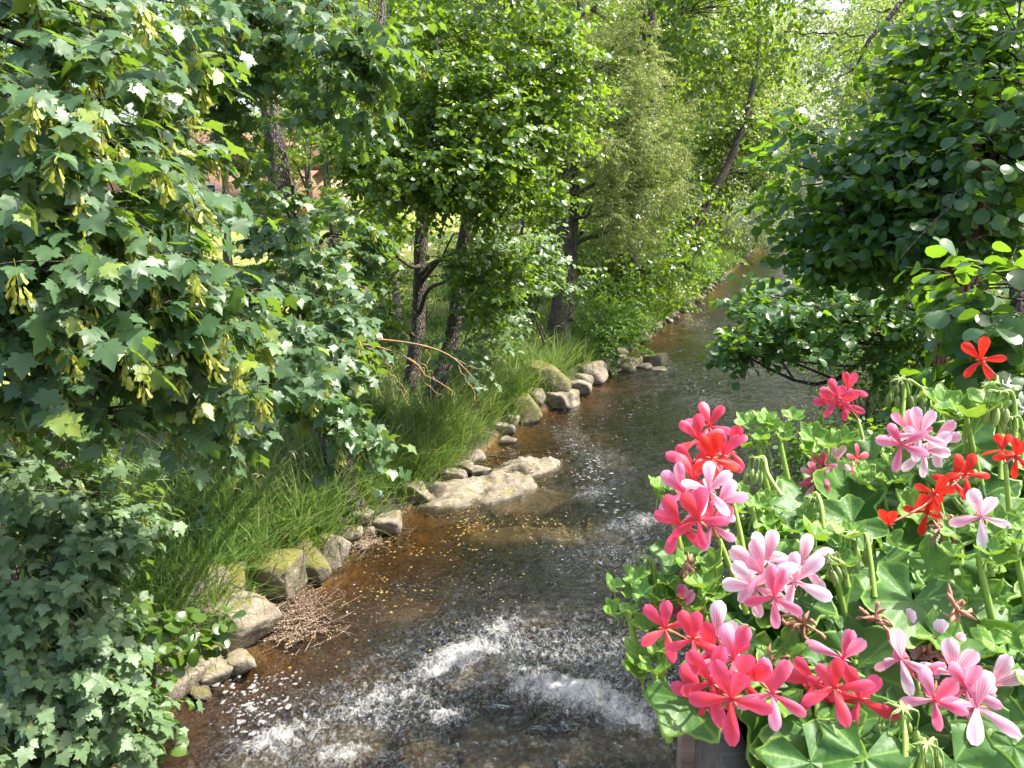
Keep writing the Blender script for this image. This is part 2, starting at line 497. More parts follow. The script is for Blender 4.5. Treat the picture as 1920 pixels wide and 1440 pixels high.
# water: a fine sheet with real waves
wy = np.concatenate([np.linspace(-12, 2.4, 20), 2.5 * np.exp(np.arange(0, 800) * 0.0052)])
wy = wy[wy < 170]
wc = np.linspace(-0.03, 1.03, 250)
WX = xl(wy)[:, None] + wc[None] * (xr(wy) - xl(wy))[:, None]
WY = np.repeat(wy[:, None], len(wc), 1)
x_, y_ = WX.ravel(), WY.ravel()
def splat(lst):
    o = np.zeros(len(x_))
    for u, v, su, sv, a, rot in lst:          # white water where the bed drops: place, half lengths in metres, amount, turn
        c = G(u, v)
        dx, dy = x_ - c[0], y_ - c[1]
        cr, sr2 = math.cos(rot), math.sin(rot)
        e = ((dx * cr + dy * sr2) / su) ** 2 + ((-dx * sr2 + dy * cr) / sv) ** 2
        o = np.maximum(o, a * np.exp(-e))
    return o
foam = splat([(875, 1235, .62, .30, 1.0, .55), (940, 1185, .30, .22, .75, .7), (820, 1265, .35, .2, .9, .3), (1080, 1310, .75, .30, 1.2, -.35),
              (1180, 1350, .45, .22, 1.0, -.3), (1010, 1275, .3, .2, .8, -.5), (835, 1345, .3, .18, .75, 0), (520, 1395, .4, .22, .95, .5),
              (640, 1420, .35, .2, .8, .2), (620, 1300, .6, .22, .45, .6), (720, 1240, .5, .2, .45, .6), (1205, 985, .35, .3, .8, .4), (1170, 1000, .5, .4, .55, .4),
              (1110, 935, .35, .3, .7, .8), (1130, 870, .5, .8, .45, .3), (1060, 820, .5, 1.0, .35, .3), (1240, 690, .8, .8, .45, 0), (1330, 760, .8, .8, .5, 0),
              (1400, 700, 1.2, 1.0, .4, 0), (1330, 640, 1.0, 1.4, .35, 0), (1300, 610, 1.0, 1.8, .35, 0), (1310, 860, .5, .5, .3, 0), (1500, 540, 2, 3, .35, 0),
              (1000, 1230, 1.7, 1.0, .55, 0), (1160, 1240, .9, .7, .58, 0), (700, 1330, 1.1, .6, .60, .4), (1150, 1050, .9, .7, .40, 0), (560, 1390, .9, .5, .6, .3)])
chop = np.clip(splat([(1000, 1260, 2.0, 1.3, 1.0, 0), (600, 1380, 1.2, .8, .9, 0), (1180, 1050, 1.3, 1.4, .75, 0), (1150, 900, 1.0, 1.6, .6, 0),
                      (1250, 720, 1.6, 2.6, .5, 0), (820, 1150, 1.4, .8, .5, .4), (1380, 620, 2.0, 6, .5, 0), (900, 1400, 2.2, .8, .9, 0)]) + 0.22, 0, 1)
fleck = splat([(480, 1320, .42, .42, .75, 0), (540, 1270, .3, .2, .5, 0), (1075, 830, .45, .8, .7, .2), (1010, 770, .3, .4, .4, 0), (1090, 900, .3, .4, .6, 0), (1300, 590, .7, 2.0, .5, 0),
               (1180, 760, .6, 1.2, .4, 0), (640, 1180, .6, .3, .25, 0)])
wv = np.zeros(len(x_))
wob = 0.35 * n2(x_, y_, 1.1, 50)
wv += 0.030 * chop * fbm(np.stack([x_ * 2.0 + wob, y_ * 1.5, 0 * x_], 1), 2, 21)
rid = 1 - np.abs(fbm(np.stack([x_ * 3.3 + wob * 2, y_ * 2.6 + wob, 0 * x_ + 3], 1), 3, 25)) * 2.2
wv += 0.040 * chop ** 1.3 * rid
rid2 = 1 - np.abs(fbm(np.stack([x_ * 8.5 + wob * 3, y_ * 7.0, 0 * x_ + 9], 1), 3, 31)) * 2
near = sstep(22, 9, y_)
wv += 0.022 * chop * rid2 * near
wv += 0.045 * np.clip(foam, 0, 1.2) * (0.5 + rid2) * near
wv += 0.05 * sstep(6.3, 8.5, y_)
wv *= 1.0
nw, mw = WX.shape
ii = (np.arange(nw - 1)[:, None] * mw + np.arange(mw - 1)[None]).ravel()
wdepth = np.clip(wv - terrain_z(x_, y_), 0.02, 1.2)
wm = make_mesh('river', np.stack([x_, y_, wv], 1), np.stack([ii, ii + 1, ii + mw + 1, ii + mw], 1), {'foam': foam, 'chop': chop, 'fleck': fleck, 'depth': wdepth}, True)
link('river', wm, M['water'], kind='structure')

# ------------------------------------------------------------------ leaf shapes (base at origin, tip along +Y, unit length)
def fan_leaf(half, centre, droop=0.28, fold=0.10):
    h = np.array(half, float)
    o = np.vstack([h, (h[1:-1] * [-1, 1])[::-1]])
    o = np.vstack([[centre], o])
    r2 = ((o - centre) ** 2).sum(1)
    v = np.column_stack([o, -droop * r2 + fold * np.abs(o[:, 0]) - droop * 0.15])
    k = len(o) - 1
    f = np.array([[0, 1 + i, 1 + (i + 1) % k] for i in range(k)])[:, ::-1]
    return v, f
MAPLE = fan_leaf([(0, 0), (.15, -.10), (.36, -.07), (.32, .07), (.45, .14), (.40, .22), (.66, .38), (.47, .43), (.44, .54), (.24, .50), (.27, .64), (.17, .74), (0, 1.0)], (0, .26))
MAPLE_LO = fan_leaf([(0, 0), (.34, -.07), (.34, .16), (.64, .38), (.24, .50), (.22, .70), (0, 1.0)], (0, .26))
def rows_leaf(ts, ws, fold=0.14, droop=0.18, wav=0.0):
    v, f = [], []
    for i, (t, w) in enumerate(zip(ts, ws)):
        z = -droop * t * t
        v += [(-w, t + 0.02 * w, z + fold * w + wav * math.sin(i * 2.3)), (0, t, z), (w, t + 0.02 * w, z + fold * w + wav * math.cos(i * 2.1))]
    for i in range(len(ts) - 1):
        a = i * 3
        f += [(a, a + 1, a + 4, a + 3), (a + 1, a + 2, a + 5, a + 4)]
    return np.array(v, float), np.array(f)
ALDER = rows_leaf([0, .08, .3, .55, .8, .95, 1.0], [.02, .16, .36, .47, .44, .28, .10], 0.22, 0.22, 0.015)
def hexleaf(w1, w2, fold=0.16, droop=0.12):
    v = np.array([(0, 0, 0), (-w1, .33, fold * w1 - .1 * droop), (-w2, .78, fold * w2 - .6 * droop), (0, 1, -droop), (w2, .78, fold * w2 - .6 * droop), (w1, .33, fold * w1 - .1 * droop)])
    return v, np.array([(0, 3, 2, 1), (0, 5, 4, 3)])
ALDER_LO = hexleaf(.36, .40)
SHRUB_LO = hexleaf(.30, .26)
WILLOW_LO = (np.array([(0, 0, 0), (-.11, .42, .02), (0, 1, -.12), (.11, .42, .02)]), np.array([(0, 3, 2, 1)]))
KEY = (np.array([(0, 0, 0), (-.10, .2, 0), (-.05, .5, .02), (-.20, .85, 0), (0, 1, -.04), (.16, .8, 0), (.12, .4, .02), (.10, .15, 0)]), np.array([(0, 7, 6, 2), (0, 2, 1, 1)])[:1])
KEY = (KEY[0], np.array([(0, 7, 2, 1), (7, 6, 3, 2), (6, 5, 4, 3)]))

def frames(tip, nor):
    t = nrm(tip)
    n = nor - (nor * t).sum(-1, keepdims=True) * t
    n = nrm(n)
    s = np.cross(t, n)
    return np.stack([s, t, n], -1)            # columns = local x, y, z

def leaves_mesh(name, tmpl, pos, tip, nor, size, rnd, off, smooth=False):
    v0, f0 = tmpl
    Fm = frames(tip, nor) * size[:, None, None]
    v = (np.einsum('nij,kj->nki', Fm, v0) + pos[:, None, :]).reshape(-1, 3) - np.asarray(off)
    k = len(v0)
    f = (f0[None] + (np.arange(len(pos)) * k)[:, None, None]).reshape(-1, f0.shape[1])
    return make_mesh(name, v, f, {'rnd': np.repeat(rnd, k)}, smooth)

# ------------------------------------------------------------------ trees
class Tree:
    def __init__(self, name, label, cat, base, trunk_pts=None, r0=0.15, r1=0.05, bark='bark', group=None, seed=1, sides=10, flare=1.5):
        self.rng = np.random.default_rng(seed)
        self.base = np.asarray(base, float)
        self.root = thing(name, label, cat, self.base, group)
        self.bark = bark
        self.trunk = None
        if trunk_pts is not None:
            pts = np.asarray(trunk_pts, float)
            n = max(24, 6 * len(pts))
            path = spline(pts, n)
            path += 0.25 * r0 * np.stack([fbm(np.stack([np.arange(n) * .22, 0 * np.arange(n) + seed * 3.1 + k, 0. * np.arange(n)], 1), 2, seed) for k in range(3)], 1) * np.array([1, 1, .2])
            t = np.linspace(0, 1, n)
            rad = r0 + (r1 - r0) * t
            rad = rad * (1 + (flare - 1) * np.exp(-t * 14))
            path[0, 2] -= 0.12
            self.trunk, self.rad = path, rad
            v, f = tube(path, rad, sides, 0.22, seed)
            self.trunk_obj = link('trunk', make_mesh('trunk', v - self.base, f, None, True), M[bark], self.root)
        self.leaves = []
        self.clumps = []
        self.tw = Acc()
    def limb_to(self, target, lift=0.25, r=None, attach=None, name='limb'):
        rng = self.rng
        if self.trunk is not None:
            if attach is None:
                dist = np.linalg.norm(self.trunk - target, axis=1)
                ht = self.trunk[:, 2]
                cost = dist + 1.2 * np.maximum(ht - target[2] + 0.15 * dist, 0)
                i = int(np.argmin(cost[2:])) + 2
            else:
                i = int(attach * (len(self.trunk) - 1))
            s = self.trunk[i]
            r = r or max(0.009, 0.34 * self.rad[i])
        else:
            s = self.base
            r = r or 0.03
        d = target - s
        L = np.linalg.norm(d)
        m1 = s + d * .35 + np.array([0, 0, lift * L * .5]) + rng.normal(0, .07 * L, 3)
        m2 = s + d * .72 + np.array([0, 0, lift * L * .4]) + rng.normal(0, .06 * L, 3)
        path = spline([s, m1, m2, target], 14)
        return path, np.linspace(r, max(.004, r * .22), 14)
    def lobe(self, u, v, d, ru, rv, rd, n, rc, limb=True, lift=.25, shell=.0, attach=None):
        """a bough: an ellipsoid of leaf clumps round the end of a limb"""
        rng = self.rng
        c = P(u, v, d)
        q = rng.normal(size=(n, 3))
        q = nrm(q) * (rng.random((n, 1)) ** (1 / 3) * (1 - shell) + shell)
        pts = c + q[:, :1] * RT * ru * d / FPX + q[:, 1:2] * UP * rv * d / FPX + q[:, 2:] * FW * rd
        gz = terrain_z(pts[:, 0], pts[:, 1])
        pts[:, 2] = np.maximum(pts[:, 2], np.maximum(gz, 0) + .12)
        self.boughs(c, pts, rc, limb, lift, attach)
        return self
    def boughs(self, c, pts, rc, limb=True, lift=.25, attach=None, r=None):
        rng = self.rng
        if limb:
            path, rad = self.limb_to(c, lift, r, attach)
            a = Acc()
            a.add(*tube(path, rad, 6))
            for p in pts:
                k = int(rng.integers(5, 14))
                k = min(k, 13)
                s = path[k]
                L = np.linalg.norm(p - s)
                mid = s + (p - s) * .5 + np.array([0, 0, .10 * L]) + rng.normal(0, .06 * L, 3)
                a.add(*tube(spline([s, mid, p], 6), np.linspace(min(rad[k] * .7, .018 + .012 * L), .0035, 6), 4))
            link('limb', a.mesh('limb', self.base), M[self.bark], self.root)
        out = nrm(pts - c + 1e-4)
        for p, o in zip(pts, out):
            self.clumps.append((p, o, rc * rng.uniform(.75, 1.25)))
    def foliage(self, per, k, size, up=1.0, out=0.35, rand=0.5, droop=0.35, flat=.5, tipdown=.4, light=.25, twigs=False, bias=(0, 0, 0), tw_r=.0022):
        """leafy twigs at every clump; stores leaf frames"""
        rng = self.rng
        cp = np.array([c[0] for c in self.clumps]); co = np.array([c[1] for c in self.clumps]); cr = np.array([c[2] for c in self.clumps])
        n = len(cp)
        o = np.repeat(cp, per, 0) + rng.normal(0, .25, (n * per, 3)) * np.repeat(cr, per)[:, None]
        oo = np.repeat(co, per, 0)
        r = np.repeat(cr, per)
        t = rng.normal(size=(n * per, 3)) * [1, 1, flat] + oo * .55 + np.array([0, 0, -droop]) + np.array(bias)
        t = nrm(t)
        L = r * rng.uniform(.55, 1.15, n * per)
        if twigs:
            for a, b, l in zip(o, t, L):
                pth = np.array([a, a + b * l * .5 + [0, 0, .02 * l], a + b * l + [0, 0, -.05 * l]])
                self.tw.add(*tube(pth, np.array([tw_r, tw_r * .75, tw_r * .4]), 3))
        j = (np.arange(k) + rng.uniform(.2, .8, (n * per, k))) / k
        pos = o[:, None] + t[:, None] * (L[:, None] * j)[..., None]
        pos[..., 2] -= .06 * (L[:, None] * j ** 2)
        side = nrm(np.cross(t, rng.normal(0, .35, t.shape) + [0, 0, 1]))
        sgn = np.where((np.arange(k) % 2) == 0, 1, -1)[None, :, None] * np.where(j > .93, 0, 1)[..., None]
        tip = t[:, None] * .55 + side[:, None] * sgn * .85 + rng.normal(0, .28, pos.shape) + np.array([0, 0, -tipdown])
        nor = up * np.array([0, 0, 1.0]) + out * oo[:, None] + light * SUN_DIR + rng.normal(0, rand, pos.shape) + 0 * pos
        pos = pos + nrm(tip) * .012
        m = pos.shape[0] * k
        sz = size * rng.uniform(.62, 1.2, m)
        crn = np.repeat(rng.random(n), per * k)
        rnd = np.clip(.42 * crn + .58 * rng.random(m), 0, .999)
        self.leaves.append((pos.reshape(-1, 3), tip.reshape(-1, 3), nor.reshape(-1, 3), sz, rnd))
        self.clumps = []
        return self
    def build(self, mat, tmpl, hi=None, n_obj=0, mat_obj=None, part='crown'):
        pos, tip, nor, sz, rnd = [np.concatenate(x) for x in zip(*self.leaves)]
        gz = terrain_z(pos[:, 0], pos[:, 1])
        keep = pos[:, 2] > np.maximum(gz, 0) + .02
        pos, tip, nor, sz, rnd = pos[keep], tip[keep], nor[keep], sz[keep], rnd[keep]
        sel = np.zeros(len(pos), bool)
        if n_obj:
            u, v, d = project(pos)
            vis = (u > -10) & (u < 1930) & (v > -10) & (v < 1450) & (d > .1)
            score = np.where(vis, sz / np.maximum(d, .1), 0)
            sel[np.argsort(-score)[:n_obj]] = True
            sel &= score > 0
            me = make_mesh('leaf', hi[0], hi[1], None, True)
            me.materials.append(mat_obj or mat)
            Fm = frames(tip[sel], nor[sel])
            for F3, p, s in zip(Fm, pos[sel] - self.base, sz[sel]):
                ob = bpy.data.objects.new('leaf', me)
                COL.objects.link(ob)
                ob.parent = self.root
                mt = Matrix.Identity(4)
                for a in range(3):
                    for b in range(3):
                        mt[a][b] = F3[a][b] * s
                    mt[a][3] = p[a]
                ob.matrix_basis = mt
        q = ~sel
        if q.any():
            o = link(part, leaves_mesh(part, tmpl, pos[q], tip[q], nor[q], sz[q], rnd[q], self.base), mat, self.root, kind='stuff')
        if self.tw.n:
            link('twigs', self.tw.mesh('twigs', self.base), M['petiole' if self.bark == 'petiole' else 'twig'], self.root, kind='stuff')
        self.leaves = []
        return self


# ------------------------------------------------------------------ left bank: maples
def dep(p):
    return float(project(np.asarray(p)[None])[2][0])

def trunk_px(base_uv, ups, dd=None):
    """trunk points: on the ground at base_uv, then up through the listed places at the depth of the base plus an offset"""
    b = on_ground(*base_uv)
    d = dep(b)
    return b, [b] + [P(u, v, d + k) for u, v, k in ups]

def key_bunch_mesh(seed):
    rng = np.random.default_rng(seed)
    a = Acc()
    n = 20
    for i in range(n):
        h = -rng.uniform(0.01, 0.10)
        th = rng.uniform(0, 6.28)
        o = np.array([0.012 * math.cos(th), 0.012 * math.sin(th), h])
        tip = nrm(np.array([[math.cos(th) * .45, math.sin(th) * .45, -1.0]]) + rng.normal(0, .2, (1, 3)))
        nor = nrm(np.array([[math.cos(th), math.sin(th), .4]]) + rng.normal(0, .4, (1, 3)))
        F3 = frames(tip, nor)[0] * rng.uniform(.032, .046)
        a.add(KEY[0] @ F3.T + o, KEY[1], rnd=rng.random())
    a.add(*tube(np.array([[0, 0, .03], [0, 0, -.05], [0.004, 0, -.10]]), .0012, 3), rnd=.3)
    return a.mesh('seed_bunch', None, False)
KEYS = [key_bunch_mesh(s) for s in (3, 4, 5)]
for k in KEYS:
    k.materials.append(M['key'])

def hang_keys(tree, n, seed, dmax, size=1.0):
    rng = np.random.default_rng(seed)
    pos = np.concatenate([x[0] for x in tree.leaves])
    u, v, d = project(pos)
    ok = np.where((u > 0) & (u < 1900) & (v > -20) & (v < 1440) & (d < dmax))[0]
    # prefer outer leaves
    pick = rng.choice(ok, min(n, len(ok)), replace=False)
    for i in pick:
        ob = bpy.data.objects.new('seed_bunch', KEYS[int(rng.integers(3))])
        COL.objects.link(ob)
        ob.parent = tree.root
        toward = nrm((EYE - pos[i])[None])[0]
        ob.location = Vector(pos[i] - tree.base + toward * .06 + np.array([0, 0, -.01]))
        ob.rotation_euler = (rng.normal(0, .15), rng.normal(0, .15), rng.uniform(0, 6.28))
        s = size * rng.uniform(.8, 1.25)
        ob.scale = (s, s, s)

# near maple whose leafy boughs hang in from the left
b = np.array([-4.6, 4.2, 0]); b[2] = tz(b[0], b[1])
T = Tree('maple_tree', 'large-leaved maple hung with bunches of winged yellow seeds, overhanging the left bank', 'tree', b,
         [b, b + [.1, 0, 1.5], b + [.15, -.1, 3.0], b + [.05, -.1, 5.0], b + [-.1, 0, 7.0]], .20, .07, 'bark', seed=11)
for L in [(40, 60, 3.6, 150, 120, .55, 9), (190, 150, 3.7, 130, 110, .55, 9), (110, 290, 3.4, 150, 120, .5, 10), (300, 60, 4.2, 90, 110, .5, 6),
          (270, 320, 3.8, 100, 100, .45, 9), (60, 450, 3.3, 120, 110, .45, 9), (210, 480, 3.4, 130, 110, .45, 10), (270, 460, 3.7, 60, 80, .4, 5),
          (110, 620, 3.4, 130, 70, .4, 8), (290, 600, 3.6, 110, 70, .4, 8), (400, 610, 4.1, 80, 60, .4, 7), (60, 720, 3.7, 90, 50, .35, 5), (150, 700, 3.5, 70, 45, .3, 4),
          (390, 700, 4.2, 60, 80, .3, 6), (400, 770, 4.3, 40, 40, .25, 3), (-80, 300, 3.8, 90, 300, .6, 8), (150, -120, 4.2, 300, 120, .8, 10)]:
    T.lobe(*L, .30, lift=.35)
T.foliage(7, 6, .096, up=.75, out=.45, rand=.42, droop=.15, tipdown=.75, light=.30, twigs=True, bias=(.25, -.25, 0))
hang_keys(T, 190, 5, 4.6, 1.15)
T.build(M['maple'], MAPLE, MAPLE, 300)

# the maple at the water's edge with the bent dark trunk
b, tp = trunk_px((652, 968), [(640, 880, 0), (600, 700, -.1), (575, 560, -.2), (535, 380, -.1), (512, 250, 0), (495, 150, .1), (478, 60, .3), (465, -120, .6), (450, -350, .8)])
D1 = dep(b)
T = Tree('maple_tree', 'maple with a bent dark rough trunk rooted among the grass at the water\'s edge', 'tree', b, tp, .165, .09, 'bark', seed=21, flare=1.7)
for L in [(420, 60, 6.3, 120, 90, .8, 12), (560, 60, 6.6, 130, 80, .9, 13), (680, 70, 6.2, 60, 70, .6, 8), (400, 210, 6.4, 70, 90, .7, 10),
          (660, 170, 6.2, 60, 60, .5, 6), (690, 110, 5.8, 45, 45, .4, 5), (560, -100, 7.5, 260, 90, 1.3, 14), (340, 180, 7, 90, 140, .9, 10), (610, 190, 8, 60, 70, .7, 7)]:
    T.lobe(*L, .34, lift=.2, attach=.78)
for L in [(520, 470, 7.0, 60, 60, .5, 8), (600, 520, 7.2, 80, 50, .6, 10), (640, 600, 6.6, 60, 45, .5, 7), (560, 660, 6.2, 80, 50, .5, 9), (520, 560, 6.5, 60, 70, .5, 8),
          (620, 730, 6.0, 70, 45, .5, 9), (660, 790, 6.0, 45, 40, .4, 6), (480, 650, 6.3, 50, 60, .4, 6), (540, 400, 8.2, 60, 50, .6, 7), (640, 440, 8.2, 60, 60, .6, 7)]:
    T.lobe(*L, .28, lift=.1)
T.foliage(7, 7, .094, up=.75, out=.45, rand=.42, droop=.2, tipdown=.7, light=.30, twigs=True, bias=(.25, -.2, 0))
hang_keys(T, 110, 6, 8.5, 1.1)
T.build(M['maple'], MAPLE, MAPLE, 300)
# its dead, lichen-crusted branch reaching over the water
a = Acc()
s = P(592, 655, D1 - .3)
main = spline([s, P(640, 637, 8.9), P(720, 638, 8.7), P(790, 648, 8.5), P(840, 665, 8.4), P(870, 690, 8.35), P(893, 715, 8.3)], 22)
a.add(*tube(main, np.linspace(.022, .004, 22), 5, .3, 3))
def twig(pts, r=.009, d0=8.7):
    q = spline([P(u, v, d0 + k) for u, v, k in pts], 14)
    q += .012 * np.random.default_rng(len(a.v)).normal(size=q.shape)
    a.add(*tube(q, np.linspace(r, .003, 14), 4, .35, 7))
twig([(640, 640, .1), (700, 650, 0), (750, 662, -.1), (800, 700, -.2), (840, 730, -.3), (850, 748, -.3)], .015)
twig([(690, 655, 0), (700, 690, -.1), (740, 720, -.1), (770, 765, -.1)], .010)
twig([(722, 658, 0), (730, 700, .1), (738, 740, .1), (745, 760, .1)], .010)
twig([(722, 658, 0), (700, 665, .1), (692, 690, .1), (700, 720, .2), (722, 750, .2)], .010)
twig([(700, 650, 0), (680, 670, -.1), (688, 700, -.1)], .008)
twig([(760, 670, 0), (790, 690, 0), (800, 720, .1), (830, 745, .1)], .008)
twig([(840, 665, -.2), (880, 685, -.2), (910, 692, -.2)], .007)
twig([(800, 652, 0), (805, 672, .1), (800, 690, .1), (815, 705, .2)], .006)
twig([(735, 700, .1), (760, 735, .1), (765, 750, .1)], .006)
twig([(650, 655, 0), (665, 680, .1), (670, 690, .1)], .006)
twig([(860, 690, -.3), (892, 740, -.3), (890, 760, -.3)], .006)
o = link('dead_branch', a.mesh('dead_branch', b), M['dead'], T.root)
o['label'] = 'bare dead branch crusted with orange lichen'

# low maple growth and alder sprigs at the foot of the near bank
b = np.array([-3.3, 5.3, 0]); b[2] = tz(b[0], b[1])
T = Tree('maple_shrub', 'low spreading maple growth with matt grey-green leaves beside the lower rapids', 'shrub', b,
         [b, b + [-.1, -.1, .6], b + [-.15, -.2, 1.4], b + [-.2, -.3, 2.2]], .05, .02, 'bark', seed=31)
for L in [(60, 900, 4.6, 110, 60, .5, 9), (150, 950, 4.7, 80, 60, .45, 8), (60, 1020, 4.5, 110, 70, .5, 9), (140, 1060, 4.6, 90, 70, .45, 9), (70, 1150, 4.4, 120, 80, .45, 10),
          (110, 1170, 4.5, 80, 60, .4, 8), (80, 1270, 4.3, 120, 80, .45, 10), (110, 1270, 4.4, 80, 60, .4, 8), (90, 1380, 4.2, 130, 80, .45, 11), (150, 1380, 4.3, 80, 60, .4, 9),
          (215, 1000, 4.8, 40, 50, .3, 4), (20, 850, 4.8, 60, 40, .4, 4), (-60, 1150, 4.5, 80, 250, .5, 8), (215, 1320, 4.5, 40, 50, .3, 4)]:
    T.lobe(*L, .26, lift=.3)
T.foliage(7, 7, .080, up=.75, out=.45, rand=.4, droop=.15, tipdown=.65, light=.25, twigs=True, bias=(.25, -.25, 0))
hang_keys(T, 26, 9, 4.9, .7)
T.build(M['maple_low'], MAPLE, MAPLE, 300)

b = np.array([-2.75, 5.75, 0]); b[2] = max(tz(b[0], b[1]), 0.02)
T = Tree('alder_sapling', 'alder sapling with glossy round leaves leaning over grey stones at the water\'s edge', 'shrub', b,
         [b, P(290, 1300, 5.3), P(300, 1180, 5.2)], .02, .01, 'bark', seed=32, flare=1)
for L in [(300, 1150, 5.1, 40, 26, .2, 4), (370, 1170, 5.1, 28, 22, .15, 3), (320, 1190, 5.0, 40, 16, .15, 3), (250, 1240, 5.0, 30, 30, .2, 3), (260, 1320, 4.8, 40, 40, .2, 5), (250, 1400, 4.7, 50, 40, .2, 6), (300, 1410, 4.7, 20, 25, .15, 2)]:
    T.lobe(*L, .15, lift=.3)
T.foliage(3, 5, .085, up=.85, out=.35, rand=.35, droop=.05, tipdown=.3, light=.2, twigs=True, bias=(.3, -.25, 0))
T.build(M['alder'], ALDER, ALDER, 150)

# slim dark trunk standing in the shade
b, tp = trunk_px((118, 930), [(105, 830, 0), (100, 720, .1), (95, 560, .2), (90, 300, .4), (80, 0, .5)])
T = Tree('young_tree', 'slim dark trunk standing in the shade beneath the near maple', 'tree', b, tp, .085, .05, 'bark', seed=41)
for L in [(90, 350, dep(b), 200, 120, 1.0, 10), (230, 250, dep(b) + .5, 180, 150, 1.2, 10), (60, 120, dep(b) + .5, 240, 140, 1.2, 12)]:
    T.lobe(*L, .5)
T.foliage(7, 9, .10, up=.8, rand=.5, tipdown=.5)
T.build(M['maple'], MAPLE_LO)

# ------------------------------------------------------------------ left bank: alders and others further up
def alder(label, base_uv, ups, r0, r1, lobes, per, k, size, mat, seed, tmpl=ALDER_LO, rc=.5, name='alder_tree', bark='bark', group=None, n_obj=0, hi=None, up=.7, light=.35, droop=.1, tipdown=.35, lift=.2, rand=.6, extra=None):
    b, tp = trunk_px(base_uv, ups)
    t = Tree(name, label, 'tree', b, tp, r0, r1, bark, group, seed)
    for L in lobes:
        t.lobe(*L, rc, lift=lift)
    t.foliage(per, k, size, up=up, out=.45, rand=rand, droop=droop, tipdown=tipdown, light=light)
    t.build(M[mat], tmpl, hi, n_obj)
    return t

alder('alder tree with a leaning trunk that rises from the grassy bank behind the dead branch', (785, 800),
      [(815, 735, 0), (845, 640, 0), (858, 540, -.2), (882, 390, -.5), (905, 270, -.8), (930, 180, -1), (960, 70, -1), (975, -150, -1), (980, -420, -1)], .15, .05,
      [(860, 130, 10.5, 150, 90, 1.2, 22), (980, 110, 10.8, 120, 90, 1.2, 20), (800, 230, 10.2, 120, 80, 1.1, 20), (930, 250, 10.3, 130, 80, 1.1, 20), (1030, 220, 11, 80, 90, 1.0, 16),
       (760, 320, 9.8, 110, 60, 1.0, 17), (880, 340, 9.9, 110, 60, 1.0, 17), (690, 260, 10.2, 70, 80, 1.0, 12), (1000, 330, 10.8, 70, 60, .9, 10), (930, 20, 11, 200, 90, 1.3, 22), (850, -120, 11.5, 320, 110, 1.5, 16)],
      13, 12, .078, 'alder', 51, rc=.42, n_obj=300, hi=ALDER)
alder('upright alder tree with a straight dark trunk standing next to the leaning one', (768, 775),
      [(775, 700, 0), (783, 600, 0), (788, 500, 0), (798, 360, 0), (806, 250, 0), (815, 120, 0), (822, 0, .2), (830, -300, .4)], .135, .08,
      [(700, 380, 12.5, 90, 60, 1.0, 12), (820, 60, 14, 150, 90, 1.5, 18), (700, 130, 13.5, 110, 110, 1.3, 16), (690, 480, 12.3, 45, 60, .8, 8), (940, 500, 11.5, 60, 40, .7, 8), (930, 570, 11.3, 45, 40, .6, 7), (880, 500, 11.4, 45, 30, .5, 6), (680, 600, 11.6, 40, 50, .6, 7)],
      12, 12, .078, 'alder', 52, rc=.42)
alder('thin pale-barked tree between the upright alder and the bent maple', (748, 640), [(745, 580, 0), (740, 500, 0), (728, 380, 0), (715, 250, .2), (700, 60, .4)], .11, .07,
      [(640, 330, 15, 80, 60, 1.2, 10), (700, 420, 15, 60, 50, 1.0, 8), (600, 250, 15, 90, 80, 1.2, 10), (620, 80, 16, 130, 100, 1.4, 12)], 8, 10, .08, 'alder', 53, rc=.5, bark='bark_pale')
alder('tall straight tree standing at the meadow edge', (585, 480), [(582, 400, 0), (575, 300, 0), (570, 180, 0), (565, 0, .3)], .15, .10,
      [(560, 100, 20, 140, 100, 1.6, 14), (450, 120, 21, 120, 110, 1.6, 14), (540, 230, 20, 80, 60, 1.2, 10), (470, 270, 20, 70, 50, 1.2, 8), (250, -30, 22, 200, 80, 1.6, 12)], 8, 10, .09, 'alder', 54, rc=.6, group='trees at the meadow edge')
alder('tall straight tree standing at the meadow edge', (628, 470), [(622, 400, 0), (608, 300, 0), (600, 150, 0), (590, -50, .3)], .20, .13,
      [(650, 80, 22, 130, 90, 1.6, 12), (560, -20, 22, 150, 80, 1.6, 10)], 8, 10, .09, 'alder', 55, rc=.6, group='trees at the meadow edge')
alder('tall straight tree standing at the meadow edge', (428, 500), [(425, 400, 0), (420, 280, 0), (415, 100, 0), (410, -50, .3)], .13, .10,
      [(330, 150, 22, 160, 120, 1.6, 16), (240, 60, 22, 150, 120, 1.6, 14), (150, 180, 22, 160, 120, 1.6, 14), (300, 290, 22, 120, 60, 1.4, 12)], 8, 10, .09, 'alder', 56, rc=.6, group='trees at the meadow edge')
alder('slender tree with a dark stem behind the grassy bank between alder and willow', (905, 600), [(908, 520, 0), (912, 440, 0), (918, 300, 0), (925, 150, 0), (930, -50, 0)], .10, .07,
      [(950, 420, 17, 70, 60, 1.0, 8), (860, 430, 17, 60, 50, 1.0, 7), (980, 200, 18, 120, 120, 1.4, 12), (1060, 60, 19, 120, 120, 1.5, 14)], 8, 10, .085, 'alder', 57, rc=.6)

